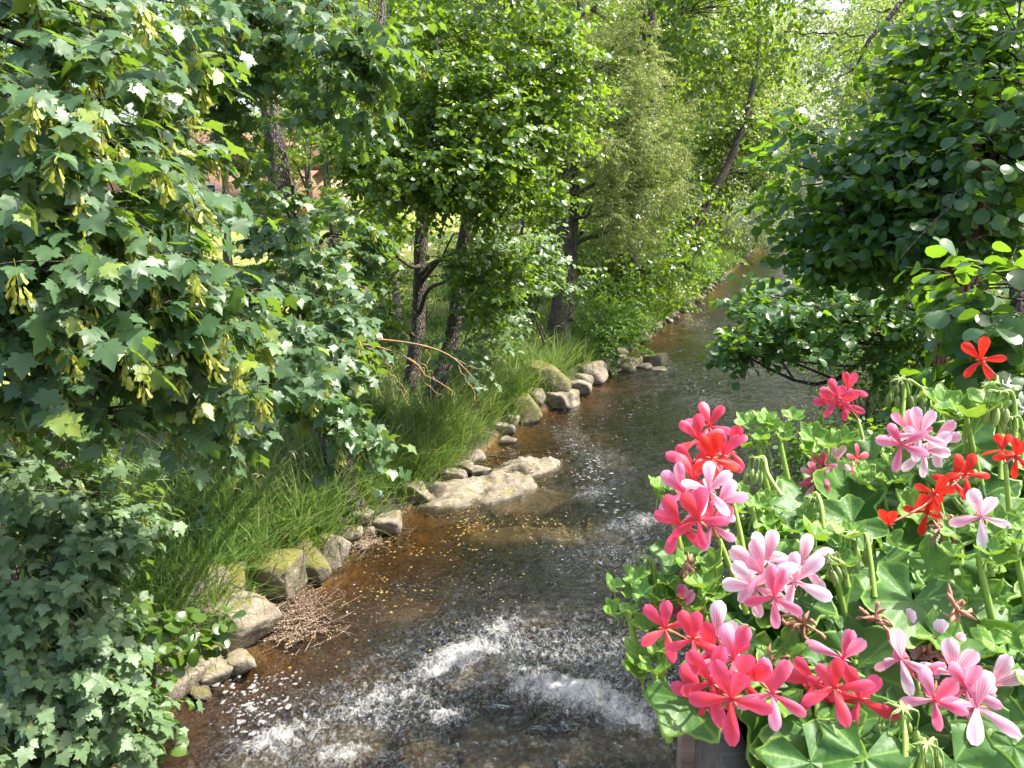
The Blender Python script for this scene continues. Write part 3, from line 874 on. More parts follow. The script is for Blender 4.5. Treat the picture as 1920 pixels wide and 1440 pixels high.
# willow with the forked trunk
b, tp = trunk_px((1052, 672), [(1050, 600, 0), (1056, 520, 0), (1058, 420, 0), (1060, 340, 0), (1075, 230, 0), (1085, 100, 0), (1100, -100, .2)])
DW = dep(b)
T = Tree('willow_tree', 'fine-leaved willow with a thick forked trunk on the stony bank', 'tree', b, tp, .27, .09, 'bark_moss', seed=61, flare=1.3)
for L in [(1150, 120, DW - .5, 90, 110, 1.2, 26), (1210, 230, DW, 80, 110, 1.2, 26), (1160, 280, DW - .5, 70, 80, 1.1, 20), (1200, 350, DW, 80, 70, 1.1, 22), (1150, 400, DW - .3, 45, 60, .9, 10),
          (1240, 300, DW + .5, 50, 90, 1.0, 14), (1120, 20, DW, 100, 80, 1.2, 16), (1170, 440, DW, 70, 40, .9, 10), (1070, 130, DW + 1.2, 50, 80, 1, 8)]:
    T.lobe(*L, .5, lift=.2)
fork = spline([P(1058, 370, DW), P(1035, 310, DW - .1), P(1005, 260, DW - .2), P(975, 180, DW - .3), P(955, 60, DW - .2)], 20)
link('fork', make_mesh('fork', tube(fork, np.linspace(.16, .07, 20), 8, .2, 4)[0] - b, tube(fork, np.linspace(.16, .07, 20), 8, .2, 4)[1], None, True), M['bark_moss'], T.root)
st2 = spline([P(1068, 600, DW - .1), P(1074, 480, DW), P(1078, 380, DW + .1), P(1082, 260, DW), P(1078, 200, DW)], 20)
vv, ff_ = tube(st2, np.linspace(.12, .06, 20), 8, .2, 5)
link('second_stem', make_mesh('second_stem', vv - b, ff_, None, True), M['bark_moss'], T.root)
T.foliage(20, 22, .085, up=.4, out=.4, rand=.8, droop=.25, tipdown=.6, light=.3)
T.build(M['willow'], WILLOW_LO)

# sycamore sprays hanging before the willow trunk
b2 = on_ground(1010, 640)
T = Tree('maple_tree', 'young maple with flat pale sprays hanging in front of the forked willow trunk', 'tree', b2, [b2, P(990, 560, dep(b2)), P(975, 480, dep(b2)), P(985, 380, dep(b2))], .07, .03, 'bark', seed=63)
for L in [(1045, 515, 14.5, 55, 28, .6, 8), (1000, 540, 14.3, 60, 40, .7, 9), (960, 500, 14, 50, 40, .6, 7), (1000, 480, 14.6, 40, 25, .5, 5), (930, 610, 12.8, 50, 30, .5, 6), (970, 580, 14.5, 35, 30, .5, 5), (860, 660, 12, 40, 30, .4, 5), (960, 430, 14.5, 50, 40, .6, 7)]:
    T.lobe(*L, .42)
T.foliage(6, 8, .11, up=.9, out=.3, rand=.35, droop=.15, tipdown=.45, light=.2)
T.build(M['maple_low'], MAPLE_LO)

# trees further up the left bank
alder('alder tree leaning out over the water beyond the willow', (1238, 562), [(1265, 500, 0), (1300, 430, 0), (1345, 350, 0), (1385, 260, 0), (1410, 170, 0), (1422, 100, 0), (1425, 0, 0)], .19, .06,
      [(1330, 120, 30, 90, 80, 2.2, 24), (1420, 130, 29, 70, 80, 2.0, 22), (1440, 230, 29, 60, 50, 1.8, 14), (1350, 270, 29, 80, 50, 2.0, 18), (1280, 330, 29, 70, 50, 1.8, 15), (1400, 340, 29, 60, 40, 1.6, 12), (1300, 410, 28, 70, 40, 1.5, 12), (1350, 30, 31, 110, 60, 2.2, 18)],
      14, 13, .12, 'alder_pale', 71, rc=.8)
alder('dark-stemmed tree just behind the willow', (1178, 545), [(1195, 480, 0), (1212, 400, 0), (1220, 300, 0), (1224, 200, 0), (1226, 100, 0), (1222, 0, 0), (1222, -150, 0)], .21, .13,
      [(1250, 130, 30, 60, 120, 2.2, 16), (1180, 60, 31, 100, 90, 2.4, 18), (1260, 20, 31, 80, 80, 2.2, 16), (1240, 380, 29, 50, 60, 1.6, 10), (1150, 470, 28, 60, 50, 1.6, 10), (1250, 460, 28, 50, 40, 1.5, 10)],
      14, 13, .12, 'alder', 72, rc=.8)
alder('dark leafy tree rooted low on the bank between the stems', (1150, 540), [(1145, 480, 0), (1140, 420, 0), (1130, 300, 0)], .16, .08,
      [(1130, 430, 27, 60, 50, 1.5, 10), (1190, 500, 27, 40, 40, 1.2, 8), (1120, 510, 25, 40, 40, 1.0, 8)], 10, 11, .10, 'alder', 73, rc=.7)
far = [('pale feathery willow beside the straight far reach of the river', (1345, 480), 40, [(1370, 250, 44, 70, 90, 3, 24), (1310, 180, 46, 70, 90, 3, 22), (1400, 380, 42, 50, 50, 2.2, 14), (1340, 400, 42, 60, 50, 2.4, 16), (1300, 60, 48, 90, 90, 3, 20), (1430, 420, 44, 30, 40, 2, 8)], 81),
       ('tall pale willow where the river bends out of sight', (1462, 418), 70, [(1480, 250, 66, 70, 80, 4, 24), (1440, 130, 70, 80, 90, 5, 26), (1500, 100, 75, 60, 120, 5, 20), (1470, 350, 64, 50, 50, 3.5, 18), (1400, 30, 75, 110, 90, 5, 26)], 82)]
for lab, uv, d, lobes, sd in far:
    alder(lab, uv, [(uv[0] + 6, uv[1] - 100, 0), (uv[0] + 10, uv[1] - 220, 0), (uv[0] + 5, uv[1] - 360, 0)], .22, .1, lobes, 18, 16, .20, 'hazed_willow', sd, WILLOW_LO, rc=1.5, name='willow_tree', up=.4, rand=.8, droop=.5, tipdown=.8)

# the wood that closes the view: far trees across the bend, and the wood beyond the meadow
def far_tree(label, x, y, h, mat, seed, group, w=4.0, size=.22, n=26, name='far_tree', tmpl=None, z0=.35):
    b = np.array([x, y, tz(x, y)])
    t = Tree(name, label, 'tree', b, [b, b + [.1, 0, h * .4], b + [.2, .1, h * .85]], .18 + h * .008, .06, 'bark', group, seed, 7)
    rng = t.rng
    for i in range(6):
        c = b + np.array([rng.uniform(-.55, .55) * w, rng.uniform(-.5, .5) * w, h * rng.uniform(z0, .92)])
        q = nrm(rng.normal(size=(n, 3))) * rng.random((n, 1)) ** (1 / 3) * np.array([w * .55, w * .55, h * .2])
        t.boughs(c, c + q, 1.1, lift=.2)
    t.foliage(8, 10, size, up=.5, out=.4, rand=.8, droop=.3, tipdown=.5, light=.3)
    t.build(M[mat], tmpl or SHRUB_LO)
    return t
for i, (x, y, h, m) in enumerate([(float(xr(58)) + 3, 58, 17, 'hazed_willow'), (float(xr(64)) + 8, 64, 17, 'alder_pale'), (float(xr(70)) + 3, 70, 19, 'hazed_willow'), (float(xr(72)) + 13, 72, 18, 'hazed_willow'), (float(xl(76)) - 3, 76, 19, 'alder_pale'), (float(xl(88)) - 1, 92, 22, 'hazed_willow'), (float(xr(88)) + 4, 88, 21, 'alder_pale'), (float(xr(95)) + 12, 95, 21, 'hazed_willow'), (float(xr(110)) - 2, 122, 24, 'hazed_willow'), (float(xl(66)) - 5, 66, 18, 'hazed_willow')]):
    far_tree('haze-pale feathery willow closing the view beyond the river bend' if m == 'hazed_willow' else 'light green broad-leaved tree closing the view beyond the river bend', x, y, h, m, 200 + i, 'trees beyond the river bend', 6.0, .24, n=40)
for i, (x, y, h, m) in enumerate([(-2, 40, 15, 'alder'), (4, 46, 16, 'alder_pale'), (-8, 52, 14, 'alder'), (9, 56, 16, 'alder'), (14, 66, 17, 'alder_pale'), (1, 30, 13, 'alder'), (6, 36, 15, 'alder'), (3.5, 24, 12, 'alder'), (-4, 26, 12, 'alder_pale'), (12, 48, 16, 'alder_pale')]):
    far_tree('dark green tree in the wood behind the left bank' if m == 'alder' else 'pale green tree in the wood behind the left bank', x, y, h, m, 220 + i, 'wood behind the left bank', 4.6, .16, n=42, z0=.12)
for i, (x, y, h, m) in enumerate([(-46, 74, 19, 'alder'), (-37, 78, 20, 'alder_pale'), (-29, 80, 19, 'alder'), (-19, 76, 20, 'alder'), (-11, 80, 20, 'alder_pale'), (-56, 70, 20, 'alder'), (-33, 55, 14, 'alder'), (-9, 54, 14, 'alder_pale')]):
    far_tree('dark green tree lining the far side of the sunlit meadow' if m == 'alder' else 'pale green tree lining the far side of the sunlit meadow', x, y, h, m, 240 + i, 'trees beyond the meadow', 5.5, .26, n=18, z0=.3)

# ------------------------------------------------------------------ shrubs of the left bank
def shrub(label, uv, lobes, mat, seed, per=7, k=9, size=.07, rc=.3, tmpl=SHRUB_LO, name='shrub', group=None, up=.7):
    b = on_ground(*uv)
    t = Tree(name, label, 'shrub', b, None, bark='twig', group=group, seed=seed)
    for L in lobes:
        t.lobe(*L, rc, lift=.35)
    t.foliage(per, k, size, up=up, out=.4, rand=.6, droop=.1, tipdown=.35, light=.3)
    t.build(M[mat], tmpl, part='foliage')
    return t
db = lambda uv: dep(on_ground(*uv))
q = db((1130, 670))
shrub('bright yellow-green bush overhanging the stones beside the willow trunk', (1130, 665), [(1135, 600, q, 36, 40, .6, 9), (1175, 610, q, 36, 40, .6, 8), (1125, 640, q - .3, 26, 30, .5, 6), (1165, 640, q - .3, 36, 25, .5, 7), (1130, 560, q + .5, 32, 30, .6, 6)], 'shrub', 301, 9, 10, .09, .4)
for i, (u, v, w, h) in enumerate([(1190, 590, 45, 35), (1250, 560, 45, 45), (1310, 515, 40, 40), (1360, 470, 35, 40), (1400, 440, 25, 40), (1290, 470, 40, 40)]):
    q = db((u, v + 20))
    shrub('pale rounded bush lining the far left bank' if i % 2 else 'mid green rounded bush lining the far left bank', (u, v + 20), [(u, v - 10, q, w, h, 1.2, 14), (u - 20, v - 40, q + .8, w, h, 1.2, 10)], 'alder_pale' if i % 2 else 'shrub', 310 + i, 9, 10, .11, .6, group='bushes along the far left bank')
for i, (u, v, w, h) in enumerate([(965, 640, 45, 40), (930, 680, 45, 35), (890, 690, 36, 30), (700, 690, 40, 40), (715, 790, 40, 30), (650, 700, 50, 50), (950, 560, 50, 50), (985, 570, 30, 40), (830, 520, 40, 40), (720, 575, 50, 50), (800, 585, 50, 45), (868, 590, 45, 45), (680, 550, 50, 50), (930, 615, 45, 40), (760, 500, 45, 40)]):
    q = db((u, v + 30))
    shrub('dark nettle-like undergrowth bush beneath the alders', (u, v + 30), [(u, v, q, w, h, .6, 10)], 'shrub' if i in (6, 7, 8) else 'alder', 330 + i, 8, 9, .075, .35, group='undergrowth beneath the alders')
for i, (u, v, w, h) in enumerate([(200, 850, 100, 45), (330, 880, 90, 50), (420, 900, 60, 60), (290, 950, 80, 50), (380, 970, 60, 40), (480, 830, 60, 50), (560, 780, 60, 60), (350, 1030, 60, 30)]):
    q = db((u, v + 30))
    shrub('shaded maple seedling thicket on the bank under the near maple', (u, v + 30), [(u, v, q, w, h, .5, 9)], 'maple', 350 + i, 6, 8, .085, .3, MAPLE_LO, group='seedling thickets under the near maple')

# ------------------------------------------------------------------ right bank: alders, scrub, bare branches
b = np.array([3.9, 4.4, 0]); b[2] = tz(b[0], b[1])
T = Tree('alder_tree', 'dark alder with large round leaves crowding in from the right bank', 'tree', b, [b, b + [-.1, .1, 1.2], b + [-.2, .2, 2.4], b + [-.15, .2, 4.0], b + [-.1, .2, 6.5]], .17, .05, 'bark', seed=91)
for L in [(1880, 60, 4.4, 110, 90, .8, 13), (1780, 130, 4.8, 90, 80, .8, 12), (1880, 200, 4.2, 110, 80, .7, 13), (1740, 240, 4.9, 80, 60, .7, 11), (1840, 300, 4.3, 110, 60, .6, 12), (1680, 290, 5.0, 60, 50, .6, 8),
          (1640, 350, 4.8, 80, 50, .6, 10), (1760, 370, 4.4, 90, 50, .6, 11), (1560, 330, 5.0, 60, 40, .5, 7), (1490, 310, 5.2, 40, 35, .4, 4), (1560, 400, 4.9, 60, 40, .5, 7), (1660, 430, 4.7, 80, 40, .5, 9), (1740, 450, 4.5, 80, 40, .5, 8),
          (1890, 440, 4.6, 50, 30, .4, 3), (1930, 350, 4.2, 50, 100, .5, 6), (1700, 180, 5.2, 60, 60, .7, 7), (1700, 500, 5.0, 90, 35, .5, 8), (1850, -100, 4.8, 160, 90, .9, 10), (1610, 480, 5.2, 60, 30, .5, 5)]:
    T.lobe(*L, .30, lift=.15)
T.foliage(7, 9, .068, up=.75, out=.4, rand=.45, droop=.05, tipdown=.35, light=.2, twigs=True, bias=(-.25, -.2, .1))
T.build(M['alder_near'], ALDER, ALDER, 300)

b = np.array([5.2, 7.6, 0]); b[2] = tz(b[0], b[1])
T = Tree('alder_tree', 'alder whose low bough stretches far out over the water from the right bank', 'tree', b, [b, b + [-.2, 0, 1.0], b + [-.3, -.1, 2.5], b + [-.2, -.1, 4.5]], .15, .05, 'bark', seed=92)
for L in [(1700, 540, 6.6, 80, 30, .6, 9), (1600, 590, 6.4, 60, 26, .5, 8), (1500, 600, 6.5, 50, 24, .45, 8), (1430, 640, 6.5, 45, 18, .4, 7), (1370, 655, 6.5, 35, 12, .3, 5), (1470, 560, 6.8, 50, 14, .4, 5), (1400, 585, 6.9, 25, 12, .3, 3), (1550, 640, 6.3, 40, 18, .4, 5), (1460, 620, 6.4, 60, 20, .4, 6),
          (1760, 600, 6.3, 70, 40, .6, 8), (1660, 620, 6.5, 50, 25, .5, 5), (1540, 530, 7, 30, 14, .4, 3), (1620, 540, 6.8, 50, 18, .5, 5)]:
    T.lobe(*L, .24, lift=-.02, attach=.45)
T.foliage(5, 8, .068, up=.8, out=.3, rand=.45, droop=0.0, tipdown=.25, light=.2, twigs=True, bias=(-.5, -.1, .1))
T.build(M['alder_near'], ALDER, ALDER, 300)

b = np.array([2.35, 2.3, 0]); b[2] = tz(b[0], b[1])
T = Tree('alder_sapling', 'alder sapling with broad bluish-green leaves close behind the red geraniums', 'shrub', b, [b, b + [-.05, 0, 1.0], b + [-.1, .02, 2.4], b + [-.15, .05, 3.6]], .035, .012, 'bark', seed=93)
for L in [(1880, 520, 2.6, 70, 50, .3, 7), (1900, 620, 2.6, 50, 60, .25, 6), (1840, 590, 2.7, 50, 35, .2, 4), (1900, 740, 2.7, 60, 60, .25, 6), (1860, 830, 2.9, 70, 50, .25, 6), (1850, 680, 2.9, 40, 50, .2, 4)]:
    T.lobe(*L, .16, lift=.1)
T.foliage(3, 5, .075, up=.8, out=.35, rand=.35, droop=.0, tipdown=.3, light=.1, twigs=True, bias=(-.3, -.3, .1))
T.build(M['alder_near'], ALDER, ALDER, 260)

for i, (u, v, d, w, h, n, lab, mt, sz) in enumerate([
        (1560, 800, 8.2, 80, 60, 16, 'feathery willow scrub trailing into the shaded water', 'scrub', .05),
        (1640, 740, 7.6, 90, 60, 18, 'feathery willow scrub on the slope above the trailing one', 'scrub', .05),
        (1470, 880, 7.2, 60, 50, 14, 'feathery willow scrub with its lowest tips in the current', 'scrub', .05),
        (1590, 710, 8.6, 50, 45, 14, 'feathery willow scrub just downstream of the long alder bough', 'scrub', .05),
        (1500, 900, 7.4, 90, 70, 16, 'feathery willow scrub drooping behind the pink umbels', 'scrub', .05),
        (1720, 690, 6.4, 90, 60, 18, 'small-leaved bramble thicket on the right bank behind the drooping buds', 'alder_near', .05),
        (1640, 860, 5.6, 120, 70, 20, 'small-leaved thicket on the right bank just behind the geraniums', 'alder_near', .05),
        (1800, 800, 4.6, 90, 80, 18, 'leafy thicket on the right bank below the alder sapling', 'alder_near', .055),
        (1480, 990, 5.6, 80, 60, 12, 'low leafy growth at the water\'s edge behind the geranium tips', 'alder_near', .045),
        (1700, 600, 9.0, 120, 40, 16, 'shaded bush on the right bank under the long alder bough', 'alder_near', .06),
        (1560, 640, 12, 80, 50, 14, 'shaded bush overhanging the right bank further upstream', 'alder_near', .07),
        (1600, 480, 24, 60, 60, 16, 'dense bush where the right bank narrows the river', 'alder', .1),
        (1560, 430, 34, 40, 50, 16, 'bright bush at the far end of the right bank', 'alder_pale', .13)]):
    c = P(u, v, d)
    bx = max(c[0] + .3, float(xr(c[1])) + .2)
    b = np.array([bx, c[1] + .2, tz(bx, c[1] + .2)])
    t = Tree('shrub', lab, 'shrub', b, None, bark='twig', seed=400 + i)
    t.lobe(u, v, d, w, h, w * d / FPX * .9, n, .34 * (d / 7) ** .5, lift=.3)
    t.foliage(9, 11 if mt != 'scrub' else 14, sz, up=.6, out=.4, rand=.6, droop=.1, tipdown=.35, light=.2, bias=(-.2, -.2, 0))
    t.build(M[mt], WILLOW_LO if mt == 'scrub' else ALDER_LO, part='foliage')
for i, (x, y, h, m) in enumerate([(9.5, 10, 9, 'alder_near'), (10.5, 15, 11, 'alder_near'), (11.5, 21, 12, 'alder'), (13.5, 28, 12, 'alder'), (17, 36, 13, 'alder_pale'), (21, 46, 14, 'alder_pale')]):
    far_tree({'alder_near': 'dark round-leaved tree rising behind the right bank alder', 'alder': 'mid green tree rising behind the right bank scrub', 'alder_pale': 'pale green tree on the right bank by the narrow far water'}[m], x, y, h, m, 260 + i, 'trees behind the right bank', 3.6, .11, n=22, name='bank_tree', tmpl=ALDER_LO, z0=.2)

# dead bare branch from above and the broken red-brown stem
b = np.array([4.4, 6.8, 0]); b[2] = tz(b[0], b[1])
r = thing('dead_tree', 'dead tree whose bare dark branch hangs against the pale far foliage', 'tree', b)
v_, f_ = tube(spline([b, b + [0, 0, 2.2], P(1900, -140, 6.9), P(1780, -80, 6.7)], 24), np.linspace(.09, .045, 24), 8, .2, 8)
link('trunk', make_mesh('trunk', v_ - b, f_, None, True), M['bark'], r)
for pts, r0, r1 in [([(1780, -80), (1700, -5), (1660, 40), (1625, 80), (1615, 110), (1600, 130), (1570, 150)], .030, .004), ([(1622, 68), (1560, 63), (1500, 60), (1470, 58)], .010, .003),
                    ([(1665, 18), (1645, 22), (1625, 12)], .007, .002), ([(1618, 100), (1590, 95), (1570, 105), (1562, 100)], .008, .002), ([(1600, 130), (1580, 118), (1590, 108)], .006, .002), ([(1540, 62), (1545, 75), (1535, 80)], .005, .002)]:
    q_ = spline([P(u, v, 6.7) for u, v in pts], 16) + np.random.default_rng(len(pts)).normal(0, .008, (16, 3))
    v_, f_ = tube(q_, np.linspace(r0, r1, 16), 5, .3, 9)
    link('branch', make_mesh('branch', v_ - b, f_, None, True), M['bark'], r)
b = on_ground(1835, 470)
b = P(1812, 440, 4.3); gz = tz(b[0], b[1]); b[2] = gz
pa = spline([b, P(1820, 420, 4.15), P(1838, 385, 4.05), P(1858, 345, 4.0)], 14)
v_, f_ = tube(pa, np.linspace(.085, .05, 14), 9, .35, 12)
r = thing('broken_stem', 'broken stem with peeling reddish-brown bark inside the right bank alder', 'tree stump', b)
link('trunk', make_mesh('trunk', v_ - b, f_, None, True), M['bark_red'], r)
for k in range(4):
    rg = np.random.default_rng(70 + k)
    s = pa[int(rg.integers(6, 13))]
    e = s + np.array([rg.uniform(-.5, .1), rg.uniform(-.3, .1), rg.uniform(-.35, -.05)])
    v_, f_ = tube(spline([s, (s + e) / 2 + [0, 0, .06], e], 8), np.linspace(.012, .003, 8), 4)
    link('branch', make_mesh('branch', v_ - b, f_, None, True), M['twig'], r)

# ------------------------------------------------------------------ stones
def ico(sub):
    t = (1 + 5 ** .5) / 2
    v = [(-1, t, 0), (1, t, 0), (-1, -t, 0), (1, -t, 0), (0, -1, t), (0, 1, t), (0, -1, -t), (0, 1, -t), (t, 0, -1), (t, 0, 1), (-t, 0, -1), (-t, 0, 1)]
    f = [(0, 11, 5), (0, 5, 1), (0, 1, 7), (0, 7, 10), (0, 10, 11), (1, 5, 9), (5, 11, 4), (11, 10, 2), (10, 7, 6), (7, 1, 8), (3, 9, 4), (3, 4, 2), (3, 2, 6), (3, 6, 8), (3, 8, 9), (4, 9, 5), (2, 4, 11), (6, 2, 10), (8, 6, 7), (9, 8, 1)]
    v = [np.array(p) / np.linalg.norm(p) for p in v]
    for _ in range(sub):
        mid, nf = {}, []
        def m(a, b):
            k = (min(a, b), max(a, b))
            if k not in mid:
                p = v[a] + v[b]
                v.append(p / np.linalg.norm(p))
                mid[k] = len(v) - 1
            return mid[k]
        for a, b, c in f:
            x, y, z = m(a, b), m(b, c), m(c, a)
            nf += [(a, x, z), (b, y, x), (c, z, y), (x, y, z)]
        f = nf
    return np.array(v), np.array(f)
ICO4, ICO3 = ico(4), ico(3)

def rock_mesh(seed, dims, sub=ICO4, planes=11, soft=16.0, rough=.07):
    """an angular boulder: a ball cut by random planes, edges worn, surface broken"""
    rng = np.random.default_rng(seed)
    v, f = sub
    n = nrm(rng.normal(size=(planes, 3)) * [1, 1, .9])
    n = np.vstack([n, [[0, 0, 1]], [[0, 0, -1]]])
    d = np.concatenate([rng.uniform(.62, .98, planes), [rng.uniform(.6, .8), .7]])
    k = (v @ n.T) / d[None]
    r = 1 / ((np.maximum(k, 0) ** soft).sum(1) ** (1 / soft) + 1e-6)
    p = v * np.minimum(r, 1.3)[:, None]
    p = p * (1 + rough * fbm(p * 2.2 + seed, 4, seed)[:, None] + .03 * fbm(p * 7 + seed, 3, seed + 9)[:, None])
    return p * np.asarray(dims), f

def rock(u, v, wpx, hpx, mat, label, seed, group=None, name='rock', dfac=.9, zoff=0.0, sub=ICO4, rotz=None, rough=.07, planes=11, sink=.3):
    c = on_ground(u, v)
    d = dep(c)
    w, h = 1.22 * wpx * d / FPX / 2, 1.3 * hpx * d / FPX / 2
    p, f = rock_mesh(seed, (w, w * dfac, h * 1.15), sub, planes=planes, rough=rough)
    o = link(name, make_mesh(name, p, f, None, True), M[mat])
    o.location = (c[0], c[1] + w * .4, c[2] + h * (1 - 2 * sink) + zoff)
    o.rotation_euler = (random.Random(seed).uniform(-.15, .15), random.Random(seed + 1).uniform(-.15, .15), rotz if rotz is not None else random.Random(seed + 2).uniform(-.4, .4))
    return tag(o, label, 'rock', group)

BIG = [(425, 1205, 150, 85, 'rock', 'broad flat-topped tan boulder beside the twig raft', 1), (505, 1110, 105, 75, 'rock_mossy', 'squarish mossy boulder with a broad top, between two other boulders', 2),
       (420, 1130, 85, 70, 'rock_mossy', 'mossy boulder half covered by hanging grass', 3), (568, 1075, 75, 70, 'rock_mossy', 'upright mossy boulder next to the squarish one', 4),
       (610, 1055, 60, 65, 'rock', 'grey upright boulder at the end of the boulder row', 5), (350, 1140, 95, 75, 'rock', 'dark shaded boulder under the sapling leaves', 6),
       (978, 785, 68, 52, 'rock_mossy', 'rounded boulder coated in yellow-green moss', 7), (1048, 765, 64, 40, 'rock', 'angular dark-sided stone at the water beside the mossy boulder', 8),
       (1018, 730, 70, 60, 'rock_mossy', 'tall boulder capped with grass above the waterline stones', 9), (726, 1005, 48, 46, 'rock_pale', 'pale upright stone between debris and grass', 10),
       (770, 935, 58, 36, 'rock', 'brown blocky stone at the edge of the rock shelf', 11), (1226, 688, 38, 28, 'rock_mossy', 'pyramid-shaped yellowish stone standing in the shallows', 12),
       (1080, 738, 38, 26, 'rock_pale', 'smooth rounded pale stone at the water', 13), (1105, 712, 48, 36, 'rock', 'grey stone under the bright bush', 14)]
for u, v, w, h, m, lab, sd in BIG:
    rock(u, v, w, h, m, lab, 500 + sd)
# loose stones at the near water's edge
for i, (u, v, w, h) in enumerate([(330, 1262, 70, 42), (383, 1258, 50, 36), (392, 1282, 60, 36), (442, 1262, 58, 36), (335, 1298, 90, 42), (295, 1240, 60, 40), (360, 1225, 60, 38), (300, 1290, 50, 30), (270, 1330, 70, 40), (330, 1215, 50, 30), (372, 1310, 40, 18), (235, 1360, 80, 50)]):
    rock(u, v, w, h, 'rock', 'grey-brown loose stone piled at the near water\'s edge', 540 + i, 'loose stones at the near water\'s edge', 'stone', sub=ICO3)
for i, (u, v, w, h) in enumerate([(655, 1010, 38, 28), (640, 985, 40, 30), (690, 1010, 28, 20), (660, 990, 60, 45), (670, 1030, 30, 16), (630, 1030, 30, 22)]):
    rock(u, v, w, h, 'rock', 'small grey stone wedged among drifted twigs', 560 + i, 'stones among the drifted twigs', 'stone', sub=ICO3)
for i, (u, v, w, h) in enumerate([(815, 930, 45, 24), (845, 905, 40, 24), (812, 950, 40, 12), (870, 885, 40, 20), (893, 868, 32, 26), (905, 895, 36, 18), (855, 925, 60, 20), (940, 815, 34, 22), (950, 835, 30, 16), (960, 800, 24, 20), (790, 945, 30, 16)]):
    rock(u, v, w, h, 'rock_pale', 'pale sunlit stone lying on the rock shelf', 570 + i, 'stones on the rock shelf', 'stone', sub=ICO3)
for i, (u, v, w, h) in enumerate([(1130, 695, 36, 28), (1155, 690, 34, 26), (1165, 680, 40, 30), (1185, 690, 34, 20), (1150, 702, 26, 14), (1178, 698, 30, 14), (1205, 694, 24, 12), (1090, 722, 30, 24), (1065, 755, 36, 26), (1000, 760, 40, 36), (1240, 698, 26, 10), (1140, 675, 30, 24), (1115, 722, 22, 14), (1200, 640, 30, 20), (1225, 625, 30, 22)]):
    rock(u, v, w, h, 'rock_pale' if i % 3 == 0 else 'rock', 'angular waterline stone between bush and river', 590 + i, 'waterline stones below the bush', 'stone', sub=ICO3)
rr = np.random.default_rng(3)
for i in range(30):
    t = i / 29
    u = np.interp(t, [0, .3, .6, 1], [1235, 1290, 1350, 1455]) + rr.uniform(-6, 6)
    v = np.interp(t, [0, .3, .6, 1], [618, 572, 522, 425]) + rr.uniform(-4, 4)
    rock(u, v, rr.uniform(14, 26) * (1.15 - .5 * t), rr.uniform(9, 16) * (1.15 - .5 * t), 'rock_pale' if i % 4 == 0 else 'rock', 'small stone edging the far left bank', 620 + i, 'stones edging the far left bank', 'stone', sub=ICO3)

# the bare rock shelf, and slabs lying just under or breaking the water
def slab(u, v, wm, lm, hm, rot, mat, label, seed, top, name='flat_rock', nz=.05):
    c = G(u, v, 0)
    n = 70
    gx, gy = np.meshgrid(np.linspace(-1, 1, n), np.linspace(-1, 1, n))
    x, y = gx.ravel(), gy.ravel()
    rr2 = np.sqrt(x ** 2 + y ** 2) * (1 + .22 * n2(x, y, 1.6, seed))
    prof = sstep(1.0, .62, rr2)
    ns = n2(x * wm, y * lm, 3.0, seed + 1, 4)
    steps = np.floor(ns * 3.5 + .5 + x * .8) / 3.5
    z = -hm + prof * (hm + top + nz * (.7 * ns + .8 * steps))
    i0 = (np.arange(n - 1)[:, None] * n + np.arange(n - 1)[None]).ravel()
    cr, sr = math.cos(rot), math.sin(rot)
    X, Y = x * wm, y * lm
    o = link(name, make_mesh(name, np.stack([X * cr - Y * sr, X * sr + Y * cr, z], 1), np.stack([i0, i0 + 1, i0 + n + 1, i0 + n], 1), None, True), M[mat])
    o.location = (c[0], c[1], 0)
    # the water over the slab is only as deep as the slab leaves it
    dx, dy = x_ - c[0], y_ - c[1]
    lx, ly = (dx * cr + dy * sr) / wm, (-dx * sr + dy * cr) / lm
    sel = (np.abs(lx) < 1) & (np.abs(ly) < 1)
    if sel.any():
        e = np.sqrt(lx[sel] ** 2 + ly[sel] ** 2) * (1 + .22 * n2(lx[sel], ly[sel], 1.6, seed))
        zt = -hm + sstep(1.0, .62, e) * (hm + top)
        wdepth[sel] = np.minimum(wdepth[sel], np.maximum(wv[sel] - zt, .02))
    return tag(o, label, 'rock')
slab(900, 930, 1.35, .62, .35, .5, 'rock_pale', 'bare sunlit rock shelf at the foot of the grassy bank', 71, .10, 'flat_rock', nz=.09)
slab(975, 885, 1.0, .55, .30, .55, 'rock_pale', 'narrow rock shelf holding the drifted branch', 72, .07, 'flat_rock', nz=.08)
slab(1000, 940, .9, .55, .4, .3, 'rock_bed', 'gravelly brown ledge between the rock shelf and the current', 82, .012, nz=.03)
slab(1090, 1012, .85, .42, .5, -.15, 'rock_bed', 'flat brown rock just breaking the surface, strewn with fallen leaves', 73, .045, nz=.04)
slab(960, 1000, .9, .5, .45, .2, 'rock_bed', 'submerged tan slab next to the leaf-strewn flat rock', 74, -.04, nz=.03)
slab(960, 1420, .55, .45, .5, .3, 'rock_bed', 'submerged orange-brown boulder below the white rapids', 75, -.02)
slab(1090, 1400, .40, .35, .5, 0, 'rock_bed', 'wet dark-brown boulder washed over by the rapids', 76, .0, nz=.03)
slab(1180, 1390, .5, .3, .5, -.3, 'rock_bed', 'low wet rock beside the washed-over boulder', 77, .0, nz=.03)
slab(640, 1400, .5, .4, .5, .4, 'rock_bed', 'wet rust-coloured rock between two streaks of foam', 78, -.01, nz=.03)
slab(520, 1440, .7, .35, .5, .2, 'rock_bed', 'dark weedy rock beside the lowest leaves of the sapling', 79, .0, nz=.03)
slab(900, 1270, .5, .25, .5, .5, 'rock_bed', 'dark rock splitting the upper white water', 80, .015)
slab(1160, 875, .5, .35, .5, .2, 'rock_bed', 'submerged mossy-gold rock upstream of the leaf-strewn slab', 81, -.06)

